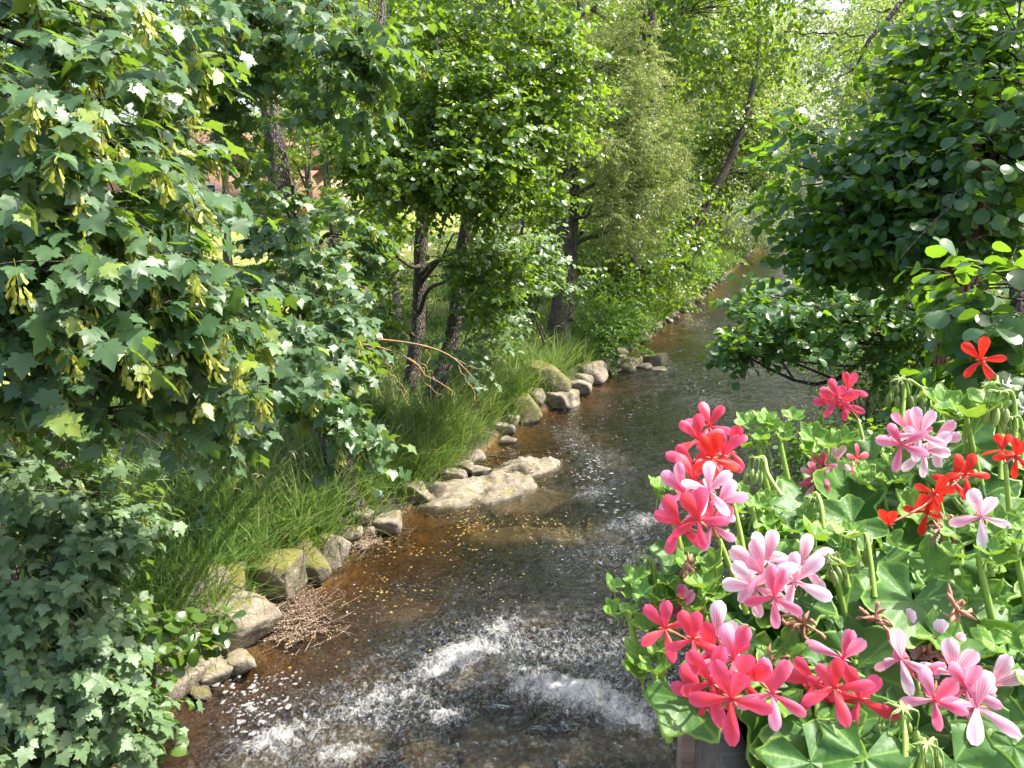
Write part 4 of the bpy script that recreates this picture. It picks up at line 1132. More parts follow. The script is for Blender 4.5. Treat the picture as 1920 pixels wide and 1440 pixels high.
for k_, (u, v, a_, b_, rot_, tp_, lab) in enumerate([(800, 1410, .35, .28, .2, -.03, 'amber submerged stone among the lowest ripples'), (905, 1385, .38, .26, .5, -.015, 'golden-brown submerged stone below the upper foam'), (700, 1270, .4, .25, .6, -.10, 'dim brown submerged stone upstream of the left foam streak'),
                                            (1010, 1160, .5, .3, .2, -.10, 'dim olive submerged slab under the dark ripples'), (760, 1150, .5, .3, .3, -.06, 'orange-brown submerged slab off the twig raft'), (1130, 830, .6, .5, .1, -.10, 'mossy submerged slab in the clear brown pool')]):
    slab(u, v, a_, b_, .5, rot_, 'rock_bed', lab, 90 + k_, tp_, nz=.03)
wm.attributes['depth'].data.foreach_set('value', np.asarray(wdepth, np.float32))

# ------------------------------------------------------------------ drift wood, twigs
def stick(name, pts, r0, r1, label, mat='twig', zlift=.03):
    q = []
    for u, v in pts:
        g_ = on_ground(u, v)
        g_[2] = max(g_[2], 0) + zlift
        q.append(g_)
    q = np.array(q)
    pa_ = spline(q, 16) + np.random.default_rng(int(pts[0][0])).normal(0, .006, (16, 3))
    v_, f_ = tube(pa_, np.linspace(r0, r1, 16), 7, .25, 3)
    b_ = q[0]
    o = link(name, make_mesh(name, v_ - b_, f_, None, True), M[mat])
    o.location = Vector(b_)
    return tag(o, label, 'driftwood')
stick('drift_branch', [(850, 888), (900, 876), (915, 868), (965, 872), (1000, 866)], .020, .010, 'long grey drift branch lying along the rock shelf', zlift=.12)
stick('drift_stick', [(825, 905), (835, 895), (845, 884)], .022, .016, 'short pale broken stick beside the drift branch', zlift=.13)
stick('drift_stick', [(905, 905), (930, 893), (955, 886)], .016, .009, 'dark stick lying across the rock shelf', 'bark', .13)
stick('drift_stick', [(1005, 772), (1015, 762), (1022, 752)], .012, .008, 'thin pale stick poking out beside the mossy boulder', zlift=.05)
def twig_pile(label, spots, n, seed, lmin=.15, lmax=.5):
    rng = np.random.default_rng(seed)
    a_ = Acc()
    for u, v, ru, rv, share, hz in spots:
        for _ in range(int(n * share)):
            k = rng.normal(0, .45, 2)
            g_ = G(u + k[0] * ru, v + k[1] * rv, 0)
            z = max(tz(g_[0], g_[1]), 0) + hz * rng.random() * math.exp(-(k ** 2).sum() * 1.5) + .01
            c = np.array([g_[0], g_[1], z])
            th = rng.normal(.5, .7)
            L = rng.uniform(lmin, lmax)
            dv = np.array([math.cos(th), math.sin(th), rng.normal(0, .12)]) * L / 2
            bend = rng.normal(0, .12 * L, 3) * [1, 1, .4]
            pa_ = spline([c - dv, c + bend, c + dv], 6)
            pa_[:, 2] = np.maximum(pa_[:, 2], .005)
            a_.add(*tube(pa_, np.linspace(1, .5, 6) * rng.uniform(.003, .008), 4))
    b_ = G(spots[0][0], spots[0][1], 0)
    o = link('twig_pile', a_.mesh('twig_pile', b_), M['drift'])
    o.location = Vector(b_)
    return tag(o, label, 'twigs', kind='stuff')
M['drift'] = bark_mat('drift_twig', (0.22, 0.14, 0.085), (0.46, 0.34, 0.24), lichen=.2)
twig_pile('raft of washed-up brown twigs and reeds beside the broad tan boulder', [(540, 1150, 75, 34, .6, .14), (575, 1185, 60, 20, .25, .06), (490, 1140, 50, 22, .15, .12)], 520, 5, .25, .75)
twig_pile('drifted twigs and dry stalks heaped among grey stones', [(680, 1025, 55, 22, .6, .10), (740, 1000, 40, 16, .25, .05), (625, 1065, 30, 18, .15, .05)], 380, 6, .12, .4)
twig_pile('scatter of dry stalks along the top of the rock shelf', [(870, 890, 70, 14, .6, .05), (960, 850, 40, 14, .4, .05)], 130, 7, .1, .4)

# ------------------------------------------------------------------ floating leaves and foam, gravel
def scatter_px(rng, u, v, ru, rv, n):
    k = rng.normal(0, .5, (n, 2))
    return np.array([G(u + a_ * ru, v + b_ * rv, 0) for a_, b_ in k])
def wave_z(pts):
    iy = np.clip(np.searchsorted(wy, pts[:, 1]), 0, nw - 1)
    fx = (pts[:, 0] - xl(pts[:, 1])) / (xr(pts[:, 1]) - xl(pts[:, 1]))
    ix = np.clip(((fx + .03) / 1.06 * (mw - 1)).astype(int), 0, mw - 1)
    return wv.reshape(nw, mw)[iy, ix]
rng = np.random.default_rng(17)
pts = np.concatenate([scatter_px(rng, *s) for s in [(880, 1000, 40, 50, 130), (720, 1120, 110, 40, 60), (1060, 1005, 90, 30, 110), (960, 985, 120, 30, 60), (760, 1040, 60, 30, 30), (690, 1020, 60, 20, 50), (560, 1190, 60, 30, 20), (950, 900, 80, 30, 140), (620, 1230, 160, 60, 30), (900, 1090, 200, 80, 30)]])
z = np.maximum(wave_z(pts), np.maximum(terrain_z(pts[:, 0], pts[:, 1]), 0)) + .012
for (u, v, wm, lm, top) in ((905, 925, 1.05, .62, .10), (975, 880, .85, .45, .07), (1090, 1012, .85, .42, .045)):
    c = G(u, v)
    z = np.where(((pts[:, 0] - c[0]) / wm) ** 2 + ((pts[:, 1] - c[1]) / lm) ** 2 < .45, np.maximum(z, top + .03), z)
pts[:, 2] = z
n = len(pts)
nor = rng.normal(0, .2, (n, 3)) + [0, 0, 1]
M['fallen'] = leaf_mat('fallen_leaf', (0.14, 0.09, 0.03), (0.27, 0.20, 0.05), (0.30, 0.24, 0.05), .2, .6, .4)
me = leaves_mesh('fallen_leaves', SHRUB_LO, pts, rng.normal(size=(n, 3)) * [1, 1, .05], nor, rng.uniform(.018, .045, n), rng.random(n), (0, 0, 0))
tag(link('fallen_leaves', me, M['fallen']), 'yellow and tan fallen leaves floating and stranded in the shallows', 'leaves', kind='stuff')

# foam patches drifting in the slack water
a_ = Acc()
for (u, v, ru, rv, cnt, smin, smax) in [(470, 1330, 90, 60, 120, .006, .026), (530, 1280, 60, 30, 40, .005, .016), (1075, 840, 50, 60, 150, .005, .016), (1040, 780, 40, 30, 40, .005, .012), (1100, 900, 30, 40, 60, .01, .022), (640, 1170, 120, 50, 25, .005, .010), (720, 1110, 140, 40, 25, .004, .009),
                                        (1150, 950, 40, 40, 40, .01, .03), (1180, 780, 60, 50, 60, .006, .018), (1290, 600, 50, 30, 80, .01, .03), (900, 1100, 160, 60, 60, .004, .009), (1300, 700, 60, 50, 50, .01, .025)]:
    pp = scatter_px(rng, u, v, ru, rv, cnt)
    pz = wave_z(pp)
    for q_, zz in zip(pp, pz):
        if terrain_z([q_[0]], [q_[1]])[0] > -.03:
            continue
        s = smin + (smax - smin) * rng.random() ** 2.2
        k = 10
        th = np.arange(k) * 2 * math.pi / k
        r_ = s * (1 + rng.normal(0, .28, k)).clip(.4, 1.7)
        an = rng.uniform(0, 3.14)
        ex, ey = np.cos(th) * r_ * rng.uniform(1, 1.8), np.sin(th) * r_
        ring = np.stack([q_[0] + ex * math.cos(an) - ey * math.sin(an), q_[1] + ex * math.sin(an) + ey * math.cos(an), np.full(k, zz + .004)], 1)
        a_.add(np.vstack([ring, [[q_[0], q_[1], zz + .012]]]), np.array([[i_, (i_ + 1) % k, k] for i_ in range(k)]))
tag(link('foam_patches', a_.mesh('foam_patches'), M['foam']), 'small white foam flecks drifting on the dark water', 'foam', kind='stuff')

# pebbles
a_ = Acc()
v0, f0 = ico(1)
for (u, v, ru, rv, cnt) in [(900, 880, 110, 30, 260), (1000, 860, 60, 40, 140), (960, 830, 30, 30, 90), (720, 1010, 60, 20, 90), (350, 1270, 90, 40, 160), (1150, 690, 70, 16, 120), (800, 950, 60, 16, 110)]:
    pp = scatter_px(rng, u, v, ru, rv, cnt)
    for q_ in pp:
        s = rng.uniform(.008, .035)
        zz = max(tz(q_[0], q_[1]), -.05)
        a_.add(v0 * s * rng.uniform(.6, 1.2, 3) * [1, 1, .7] + [q_[0], q_[1], zz + s * .2], f0)
tag(link('pebbles', a_.mesh('pebbles'), M['rock_pale']), 'pebbles and grit strewn between the stones of the left shore', 'pebbles', kind='stuff')

# ------------------------------------------------------------------ grass
M['reed'] = leaf_mat('reed_blade', (0.10, 0.17, 0.05), (0.20, 0.27, 0.09), (0.30, 0.42, 0.08), 0.38, 0.5, 0.35, tint=(0.40, 0.34, 0.16), tint_amt=0.2)
def blades(name, label, pts, hmin, hmax, seed, width=.006, lean=.45, mat='grass', seg=4, bias=(.25, -.2), out=None, hs=None):
    rng = np.random.default_rng(seed)
    n = len(pts)
    h = rng.uniform(hmin, hmax, n) * (1 if hs is None else hs)
    th = rng.uniform(0, 6.283, n)
    ld = np.stack([np.cos(th) + bias[0], np.sin(th) + bias[1]], 1) * (lean * rng.uniform(.3, 1.4, n))[:, None] + (0 if out is None else out)
    wd = np.stack([-np.sin(th + rng.normal(0, .5, n)), np.cos(th), np.zeros(n)], 1)
    t = np.linspace(0, 1, seg)
    c = np.zeros((n, seg, 3))
    c[..., 0] = pts[:, None, 0] + ld[:, None, 0] * h[:, None] * t ** 2
    c[..., 1] = pts[:, None, 1] + ld[:, None, 1] * h[:, None] * t ** 2
    c[..., 2] = pts[:, None, 2] + h[:, None] * (t - .28 * np.linalg.norm(ld, axis=1)[:, None] * t ** 2.5)
    w = (width * rng.uniform(.6, 1.4, n))[:, None] * np.array([.8, 1.0, .75, .08][:seg])
    a1 = c - wd[:, None] * w[..., None]
    b1 = c + wd[:, None] * w[..., None]
    v = np.stack([a1, b1], 2).reshape(-1, 3)
    f = []
    base = np.arange(n) * seg * 2
    for s in range(seg - 1):
        f.append(np.stack([base + 2 * s, base + 2 * s + 1, base + 2 * s + 3, base + 2 * s + 2], 1))
    cl = vnoise(np.stack([pts[:, 0] * 1.6, pts[:, 1] * 1.6, 0 * pts[:, 0]], 1), seed) * .5 + .5
    rnd = np.clip(.5 * cl + .5 * rng.random(n), 0, .999)
    me = make_mesh(name, v, np.concatenate(f), {'rnd': np.repeat(rnd, seg * 2)}, True)
    return tag(link(name, me, M[mat]), label, 'grass', kind='stuff')

def bank_points(rng, n, s0, s1, y0, y1, dens=None, right=False):
    y = y0 * (y1 / y0) ** rng.random(n * 2)
    s = s0 + (s1 - s0) * rng.random(n * 2)
    x = xr(y) + s if right else xl(y) - s
    ok = np.ones(n * 2, bool) if dens is None else rng.random(n * 2) < dens(x, y, s)
    x, y = x[ok][:n], y[ok][:n]
    return np.stack([x, y, terrain_z(x, y)], 1)
rng = np.random.default_rng(77)
tuft = lambda x, y, s: np.clip(.5 + 1.4 * n2(x, y, 1.1, 61), 0, 1)
def tufts(rng, centres, per, spread):
    """blades gathered in tussocks, leaning out from each centre"""
    k = np.repeat(np.arange(len(centres)), per)
    off_ = rng.normal(0, 1, (len(k), 2)) * spread
    p = centres[k].copy()
    p[:, :2] += off_
    p[:, 2] = np.maximum(terrain_z(p[:, 0], p[:, 1]), .0)
    hs = rng.uniform(.55, 1.25, len(centres))[k]
    return p, off_ / spread, hs
tc = np.concatenate([bank_points(rng, 330, .2, 1.6, 8.2, 16), bank_points(rng, 260, .4, 2.4, 14, 25), bank_points(rng, 120, .3, 1.8, 6.3, 8.5)])
tp_, to_, th_ = tufts(rng, tc, 46, .085)
blades('bank_grass', 'tall lush grass tussocks hanging over the stones of the left bank', tp_, .30, .80, 1, .0065, .35, out=to_ * .45, hs=th_)
tc = bank_points(rng, 260, .3, 2.2, 7.5, 18)
tp_, to_, th_ = tufts(rng, tc, 22, .06)
blades('broad_grass', 'broad-bladed pale reed grass mixed into the left bank tussocks', tp_, .45, .95, 6, .011, .3, 'reed', out=to_ * .35, hs=th_)
blades('verge_grass', 'shaded mixed grass under the trees of the left bank', bank_points(rng, 26000, 1.2, 7, 6, 40, tuft), .15, .5, 2, .007, .5)
blades('far_bank_grass', 'grass fringing the stones of the far left bank', bank_points(rng, 14000, .1, 1.6, 22, 75), .3, .8, 3, .016, .5)
blades('right_bank_grass', 'shaded grass and weeds on the right bank', bank_points(rng, 12000, .2, 4, 4, 30, None, True), .15, .5, 5, .006, .6, bias=(-.3, -.2))

# seed heads standing over the grass
a_ = Acc()
M['seedhead'] = leaf_mat('grass_seed', (0.28, 0.24, 0.13), (0.45, 0.40, 0.24), (0.4, 0.36, 0.2), .3, .7, .2)
for p in np.concatenate([bank_points(rng, 150, .4, 1.7, 8.3, 20), [on_ground(u, v) for u, v in [(890, 740), (905, 742), (915, 738), (930, 735), (880, 745), (945, 730), (960, 740), (875, 750), (900, 752), (925, 745)]]]):
    h = rng.uniform(.6, 1.0)
    ln = rng.normal(0, .16, 2)
    tp = p + [ln[0], ln[1], h]
    a_.add(*tube(spline([p, p + [ln[0] * .3, ln[1] * .3, h * .55], tp], 6), .0018, 3), rnd=.2)
    dr = nrm(np.array([[ln[0] * 2, ln[1] * 2, .15]]))[0]
    a_.add(*tube(np.array([tp, tp + dr * .03 + [0, 0, .03], tp + dr * .08 + [0, 0, .03], tp + dr * .13]), np.array([.003, .010, .009, .002]), 5, .4, 2), rnd=rng.random())
tag(link('grass_seed_heads', a_.mesh('grass_seed_heads'), M['seedhead']), 'pale feathery seed heads standing above the bank grass', 'grass', kind='stuff')

# broad-leaved herb at the water's edge
b = on_ground(520, 1040)
T = Tree('herb', 'fresh green herb with lance-shaped leaves growing above the squarish boulder', 'plant', b, None, bark='twig', seed=88)
for (u, v) in [(500, 1000), (530, 985), (480, 1010), (545, 1010), (515, 1030)]:
    q_ = P(u, v, dep(b))
    T.boughs(q_, np.array([q_]), .10, True, .3, r=.006)
T.foliage(4, 6, .11, up=.7, out=.3, rand=.4, droop=-.5, tipdown=.1, light=.2)
T.build(M['shrub'], hexleaf(.13, .10), part='foliage')

# ------------------------------------------------------------------ glimpsed beyond the meadow
M['brick'] = None
def brick_mat():
    t = NT('brickwork')
    p = t.coord('Object')
    q = t.n('ShaderNodeMapping', {'Vector': p, 'Rotation': (R(90), 0, 0)}).outputs[0]
    br = t.n('ShaderNodeTexBrick', {'Vector': q, 'Color1': (0.36, 0.17, 0.12, 1), 'Color2': (0.46, 0.25, 0.18, 1), 'Mortar': (0.42, 0.36, 0.30, 1), 'Scale': 1.0, 'Mortar Size': .012, 'Brick Width': .5, 'Row Height': .16})
    return t.surf(t.prin(Base_Color=br.outputs['Color'], Roughness=.9))
M['brick'] = brick_mat()
M['roof'] = plain('roof_tile', (0.20, 0.09, 0.06), .8)
M['glass'] = plain('dark_pane', (0.03, 0.035, 0.04), .1)
M['white'] = plain('white_paint', (0.75, 0.74, 0.70), .6)
def box(name, lo, hi, mat, parent=None, off=(0, 0, 0)):
    lo, hi = np.array(lo, float), np.array(hi, float)
    v = np.array([[(lo, hi)[i][0], (lo, hi)[j][1], (lo, hi)[k][2]] for i in (0, 1) for j in (0, 1) for k in (0, 1)]) - np.asarray(off)
    f = np.array([(0, 1, 3, 2), (4, 6, 7, 5), (0, 4, 5, 1), (2, 3, 7, 6), (0, 2, 6, 4), (1, 5, 7, 3)])
    return link(name, make_mesh(name, v, f), mat, parent)
hx, hy = -21.0, 58.0
hz_ = tz(hx, hy)
r = thing('brick_house', 'reddish brick house half hidden behind the trees beyond the meadow', 'house', (hx, hy, hz_))
box('wall', (-8, 0, -.2), (8, 8, 3.4), M['brick'], r)
v = np.array([(-8.4, -.5, 3.3), (8.4, -.5, 3.3), (8.4, 8.5, 3.3), (-8.4, 8.5, 3.3), (-8.4, 4, 6.4), (8.4, 4, 6.4)], float)
link('roof', make_mesh('roof', v, [np.array([(0, 1, 5, 4), (2, 3, 4, 5), (0, 3, 2, 1)]), np.array([(0, 4, 3), (1, 2, 5)])]), M['roof'], r)
for k in range(5):
    x0 = -6.6 + k * 2.8
    w_ = box('window', (x0, -.06, 1.0), (x0 + 1.2, .05, 2.4), M['white'], r)
    box('pane', (x0 + .1, -.08, 1.1), (x0 + 1.1, -.05, 2.3), M['glass'], w_)

# ------------------------------------------------------------------ bridge, planter box, geraniums
def wood_mat(name, c1, c2):
    t = NT(name)
    p = t.pos()
    s = t.scaled(p, (3.0, 40.0, 40.0))
    n = t.noise(s, 3.0, 6.0, .65, .6)
    k = t.noise(p, 18.0, 4.0, .6)
    col = t.mix(t.rng(n, .3, .7), c1, c2)
    col = t.mix(t.rng(k, .5, .7, 0, .5), col, tuple(x * .6 for x in c1))
    return t.surf(t.prin(Base_Color=col, Roughness=.85, Normal=t.bump(n, .5, .004)))
M['wood'] = wood_mat('weathered_wood', (0.07, 0.05, 0.038), (0.20, 0.155, 0.12))
M['wood_red'] = wood_mat('stained_wood', (0.13, 0.075, 0.05), (0.30, 0.20, 0.145))
M['soil'] = plain('potting_soil', (0.03, 0.02, 0.014), .95)
M['stone_deck'] = plain('bridge_stone', (0.26, 0.24, 0.21), .9)
o = box('bridge_deck', (-12, -4, 2.55), (12, .36, 2.85), M['stone_deck'])
o['kind'] = 'structure'
r = thing('bridge_railing', 'weathered wooden bridge railing that carries the flower box', 'railing', (0, .30, 2.85))
off = np.array([0, .30, 2.85])
box('handrail', (-10, .22, 3.84), (10, .34, 3.90), M['wood'], r, off)
box('rail', (-10, .26, 3.30), (10, .30, 3.40), M['wood'], r, off)
for k in range(-5, 6):
    box('post', (k * 1.9 - .05, .23, 2.85), (k * 1.9 + .05, .33, 3.838), M['wood'], r, off)
BX0, BX1, BY0, BY1, BZ0, BZ1 = .155, 1.15, .40, .60, 3.90, 4.085
off = np.array([.65, .5, BZ0])
r = thing('flower_box', 'weathered wooden flower box filled with geraniums', 'planter', off)
box('end_board', (BX0, BY0 + .021, BZ0 + .02), (BX0 + .022, BY1 - .021, BZ1), M['wood'], r, off)
box('end_board', (BX1 - .022, BY0 + .021, BZ0 + .02), (BX1, BY1 - .021, BZ1), M['wood'], r, off)
box('side_board', (BX0 - .01, BY0, BZ0 + .02), (BX1 + .01, BY0 + .02, BZ1 + .004), M['wood_red'], r, off)
box('side_board', (BX0 - .01, BY1 - .02, BZ0 + .02), (BX1 + .01, BY1, BZ1 + .004), M['wood_red'], r, off)
box('bottom_board', (BX0, BY0, BZ0), (BX1, BY1, BZ0 + .019), M['wood'], r, off)
box('soil', (BX0 + .023, BY0 + .021, BZ0 + .02), (BX1 - .023, BY1 - .021, BZ1 - .03), M['soil'], r, off)
for x in (BX0 + .12, BX1 - .12):
    box('bracket', (x, .28, BZ0 - .02), (x + .03, BY1 - .02, BZ0 - .001), M['wood'], r, off)

# leaf of an ivy geranium: lobed, cupped, with a paler rim
def ger_leaf(seed, cup=.25, wav=.08, na=45):
    rg = np.random.default_rng(seed)
    th = np.linspace(-R(158), R(158), na)
    rad = np.full(na, .57)
    for c, a_, w in [(0, .46, 24), (63, .42, 23), (-63, .42, 23), (124, .33, 23), (-124, .33, 23)]:
        rad = np.maximum(rad, .56 + (a_ * (1 + rg.normal(0, .08))) * np.exp(-(np.abs(np.degrees(th) - c) / w) ** 1.35))
    rad = rad + (.022 * np.cos(th * 19 + rg.uniform(0, 6)) + .012 * np.cos(th * 31))
    rings = [.0, .35, .68, .90, .97, 1.0]
    v, rim, vein = [], [], []
    for q in rings:
        x, y = np.sin(th) * rad * q, np.cos(th) * rad * q
        fold = np.cos(th * 5.75)
        z = cup * (q * rad) ** 2 * .9 + wav * q ** 2 * np.sin(th * 5 + seed) - .05 * q * fold + (-.10 * max(0, q - .9) / .1 * (rg.random() < .5))
        v.append(np.stack([x, y, z], 1))
        rim.append(np.full(na, q))
        vein.append(th * 5.75)
    nrg = len(rings)
    f = []
    for i in range(nrg - 1):
        a0, b0 = np.arange(na - 1) + i * na, np.arange(na - 1) + (i + 1) * na
        f.append(np.stack([a0, b0, b0 + 1, a0 + 1], 1))
    acc = Acc()
    acc.add(np.concatenate(v) * .5, np.concatenate(f)[:, ::-1], rim=np.concatenate(rim), vein=np.concatenate(vein))
    pt = spline([(0, 0, -.004), (0, -.10, -.20), (0, -.30, -.55), (0, -.35, -.9)], 7)
    acc.add(*tube(pt, np.linspace(.022, .026, 7), 5), rim=.985, vein=3.1)
    return acc.mesh('leaf')
def ger_leaf_mat(name, c1, c2, rimc, trans):
    t = NT(name)
    rnd = t.n('ShaderNodeObjectInfo').outputs['Random']
    col = t.mix(rnd, c1, c2)
    nz = t.noise(t.coord('Object'), 5.0, 3.0, .6)
    col = t.mix(t.rng(nz, .4, .7, 0, .4), col, tuple(x * 1.5 for x in c2))
    col = t.mix(t.math('MULTIPLY', t.rng(t.math('COSINE', t.attr('vein')), .93, 1.0), .45), col, rimc)
    col = t.mix(t.rng(t.attr('rim'), .93, .985), col, rimc)
    b_ = t.n('ShaderNodeBsdfPrincipled', {'Base Color': col, 'Roughness': .48, 'Specular IOR Level': .28, 'Normal': t.bump(nz, .35, .004)})
    tr = t.n('ShaderNodeBsdfTranslucent', {'Color': (*trans, 1)})
    return t.surf(t.n('ShaderNodeMixShader', {0: .24, 1: b_.outputs[0], 2: tr.outputs[0]}).outputs[0])
M['gl'] = ger_leaf_mat('geranium_leaf', (0.028, 0.085, 0.016), (0.062, 0.142, 0.028), (0.22, 0.36, 0.06), (.22, .40, .03))
M['gy'] = ger_leaf_mat('young_geranium_leaf', (0.075, 0.18, 0.026), (0.13, 0.25, 0.04), (0.30, 0.44, 0.09), (.28, .46, .04))
GL = [ger_leaf(s, c, w) for s, c, w in [(1, .22, .07), (2, .30, .10), (3, .12, .09), (4, .38, .06), (5, -.10, .10)]]
for m_ in GL:
    m_.materials.append(M['gl'])
GY = [ger_leaf(s, c, w, 31) for s, c, w in [(11, .75, .12), (12, .95, .10), (13, .6, .16)]]
for m_ in GY:
    m_.materials.append(M['gy'])
t = NT('geranium_stem')
M['gstem'] = t.surf(t.prin(Base_Color=t.mix(t.noise(t.pos(), 60.0, 2.0), (0.16, 0.27, 0.03), (0.26, 0.38, 0.06)), Roughness=.45))
M['gped'] = plain('flower_stalk', (0.30, 0.13, 0.07), .5)
M['gbud'] = plain('geranium_bud', (0.22, 0.30, 0.08), .55)
M['gdry'] = plain('withered_flower', (0.34, 0.16, 0.10), .8)

def petal(w, L, upper, seed):
    rg = np.random.default_rng(seed)
    nu, nv = 7, 9
    t_ = np.linspace(0, 1, nv)
    wd = w * np.interp(t_, [0, .2, .4, .6, .76, .88, .95, 1], [.16, .34, .66, .93, 1.0, .90, .68, .36])
    uu = np.linspace(-1, 1, nu)
    V, pu, pv = [], [], []
    cv = rg.uniform(.10, .32) * (1 if upper else .8)
    tw = rg.normal(0, .12)
    for a_, b_ in zip(t_, wd):
        for s in uu:
            x, y = s * b_, a_ * L
            z = .10 * L * math.sin(a_ * 2.2) - cv * L * a_ ** 2 - .22 * b_ * s * s + tw * x * a_ + .012 * L * math.sin(7 * a_ + 3 * s + seed)
            V.append((x, y, z)); pu.append(s * .5 + .5); pv.append(a_)
    i0 = (np.arange(nv - 1)[:, None] * nu + np.arange(nu - 1)[None]).ravel()
    me = make_mesh('petal', np.array(V), np.stack([i0, i0 + 1, i0 + nu + 1, i0 + nu], 1), {'pu': pu, 'pv': pv, 'upper': np.full(len(V), float(upper))}, True)
    return me
def petal_mat(name, base, edge, vein, blush):
    t = NT(name)
    pu, pv, upp = t.attr('pu'), t.attr('pv'), t.attr('upper')
    rnd = t.n('ShaderNodeObjectInfo').outputs['Random']
    x = t.math('ABSOLUTE', t.math('SUBTRACT', pu, .5))
    rim = t.math('ADD', t.math('MULTIPLY', x, 1.1), t.math('MULTIPLY', pv, .55))
    f = t.rng(t.math('ADD', rim, t.math('MULTIPLY', t.math('SUBTRACT', rnd, .5), blush)), .30, 1.0)
    col = t.mix(f, base, edge)
    st = t.math('SINE', t.math('MULTIPLY', pu, 34.0))
    vm = t.math('MULTIPLY', t.rng(st, .35, .9), t.rng(pv, .25, .9, 1.0, 0.0))
    vm = t.math('MULTIPLY', vm, t.rng(upp, 0, 1, .35, 1.0))
    col = t.mix(vm, col, vein)
    b_ = t.n('ShaderNodeBsdfPrincipled', {'Base Color': col, 'Roughness': .5, 'Specular IOR Level': .3})
    tr = t.n('ShaderNodeBsdfTranslucent', {'Color': col})
    return t.surf(t.n('ShaderNodeMixShader', {0: .32, 1: b_.outputs[0], 2: tr.outputs[0]}).outputs[0])
PM = {'coral': petal_mat('coral_petal', (0.72, 0.045, 0.050), (0.76, 0.095, 0.20), (0.50, 0.010, 0.035), .5),
      'pink': petal_mat('pink_petal', (0.72, 0.085, 0.16), (0.80, 0.36, 0.50), (0.60, 0.03, 0.10), .7),
      'blush': petal_mat('blush_petal', (0.80, 0.30, 0.40), (0.88, 0.78, 0.82), (0.62, 0.04, 0.16), .5),
      'red': petal_mat('red_petal', (0.72, 0.022, 0.012), (0.78, 0.05, 0.025), (0.40, 0.01, 0.01), .3)}
PETALS = {}
for cname, mt in PM.items():
    PETALS[cname] = ([petal(.22, 1.0, 1, s) for s in (1, 2, 3)], [petal(.17, 1.0, 0, s) for s in (4, 5, 6)])
    for grp in PETALS[cname]:
        for m_ in grp:
            m_.materials.append(mt)
a_ = Acc()
a_.add(*tube(spline([(0, 0, .02), (0, 0, -.10), (0, .0, -.30)], 6), np.array([.05, .06, .06, .045, .04, .035]), 6))
for k in range(5):
    th = k * 1.2566
    d_ = np.array([math.sin(th), math.cos(th), 0])
    a_.add(*tube(np.array([[0, 0, -.02], d_ * .14 + [0, 0, -.02], d_ * .26 + [0, 0, -.06]]), np.array([.03, .04, .004]), 4))
CALYX = a_.mesh('floret')
CALYX.materials.append(M['gped'])

def basis(nor, upv, s):
    n = np.asarray(nor, float); n = n / np.linalg.norm(n)
    y = np.asarray(upv, float); y = y - (y @ n) * n; y = y / np.linalg.norm(y)
    x = np.cross(y, n)
    m = Matrix.Identity(4)
    for i in range(3):
        m[i][0], m[i][1], m[i][2] = x[i] * s, y[i] * s, n[i] * s
    return m
RG = np.random.default_rng(2024)
def floret(plant, base, p, size, nor, roll, kind, open_=1.0, two=False):
    upv = UP * math.cos(roll) + RT * math.sin(roll)
    m = basis(nor, upv, size)
    for i in range(3):
        m[i][3] = p[i] - base[i]
    fo = link('floret', CALYX, None, plant)
    fo.matrix_basis = m
    angs = [(22, 1), (-24, 1)] if two else [(24, 1), (-26, 1), (98, 0), (-100, 0), (180, 0)]
    if RG.random() < .55 and not two:
        angs = [(20, 1), (-24, 1), (112, 0), (-116, 0), (172, 0)]
    for an, upper in angs:
        an += RG.normal(0, 6)
        pm = PETALS[kind][0 if upper else 1][int(RG.integers(3))]
        ob = bpy.data.objects.new('petal', pm)
        COL.objects.link(ob)
        ob.parent = fo
        ob.location = (0, 0, .01 + .004 * RG.random())
        tilt = R(28 if upper else 14) * open_ + RG.normal(0, .14)
        ob.rotation_euler = (Matrix.Rotation(-R(an), 3, 'Z') @ Matrix.Rotation(tilt, 3, 'X')).to_euler()
        s = RG.uniform(.88, 1.1)
        ob.scale = (s * RG.uniform(.9, 1.1), s, s)

def tube_part(name, plant, base, pts, r0, r1, mat, n=14, sides=7):
    q = spline(pts, n)
    v_, f_ = tube(q, np.linspace(r0, r1, n), sides)
    return link(name, make_mesh(name, v_ - np.asarray(base), f_, None, True), M[mat], plant)

PLANTS = {}
def plant(key, label, u):
    x = P(u, 1300, .55)[0]
    b_ = np.array([x, .50, BZ1 - .03])
    PLANTS[key] = (thing('geranium', label, 'flower', b_), b_)
plant('coral', 'trailing geranium with dense coral-pink umbels spilling over the end of the box', 1360)
plant('blush', 'geranium with pale blush petals veined magenta above the box corner', 1500)
plant('cerise', 'geranium with a few bright cerise florets low over the box edge', 1620)
plant('pale', 'geranium with a full umbel of light pink veined florets and big leaves', 1760)
plant('red', 'geranium with scarlet flowers and drooping bud clusters on tall stems', 1880)

def umbel(key, hub, florets, stem, kind, size=.040, ped='gped', buds=0):
    """hub/stem/florets as (u, v, depth); a stem carries a fan of stalked florets"""
    pl, b_ = PLANTS[key]
    h = P(*hub)
    tube_part('stem', pl, b_, [P(*s) for s in stem] + [h], .0024, .0019, 'gstem')
    for fl in florets:
        u, v, d, roll = fl[:4]
        kd = fl[4] if len(fl) > 4 else kind
        p = P(u, v, d)
        nor = EYE - p
        nor = nor / np.linalg.norm(nor) + (p - h) / np.linalg.norm(p - h) * .55 + RG.normal(0, .22, 3)
        tube_part('flower_stalk', pl, b_, [h, (h + p) / 2 + nor * .002, p - nor / np.linalg.norm(nor) * .006], .0011, .0010, ped, 6, 5)
        floret(pl, b_, p, .62 * size * RG.uniform(.9, 1.08), nor, R(roll), kd, two=len(fl) > 5)

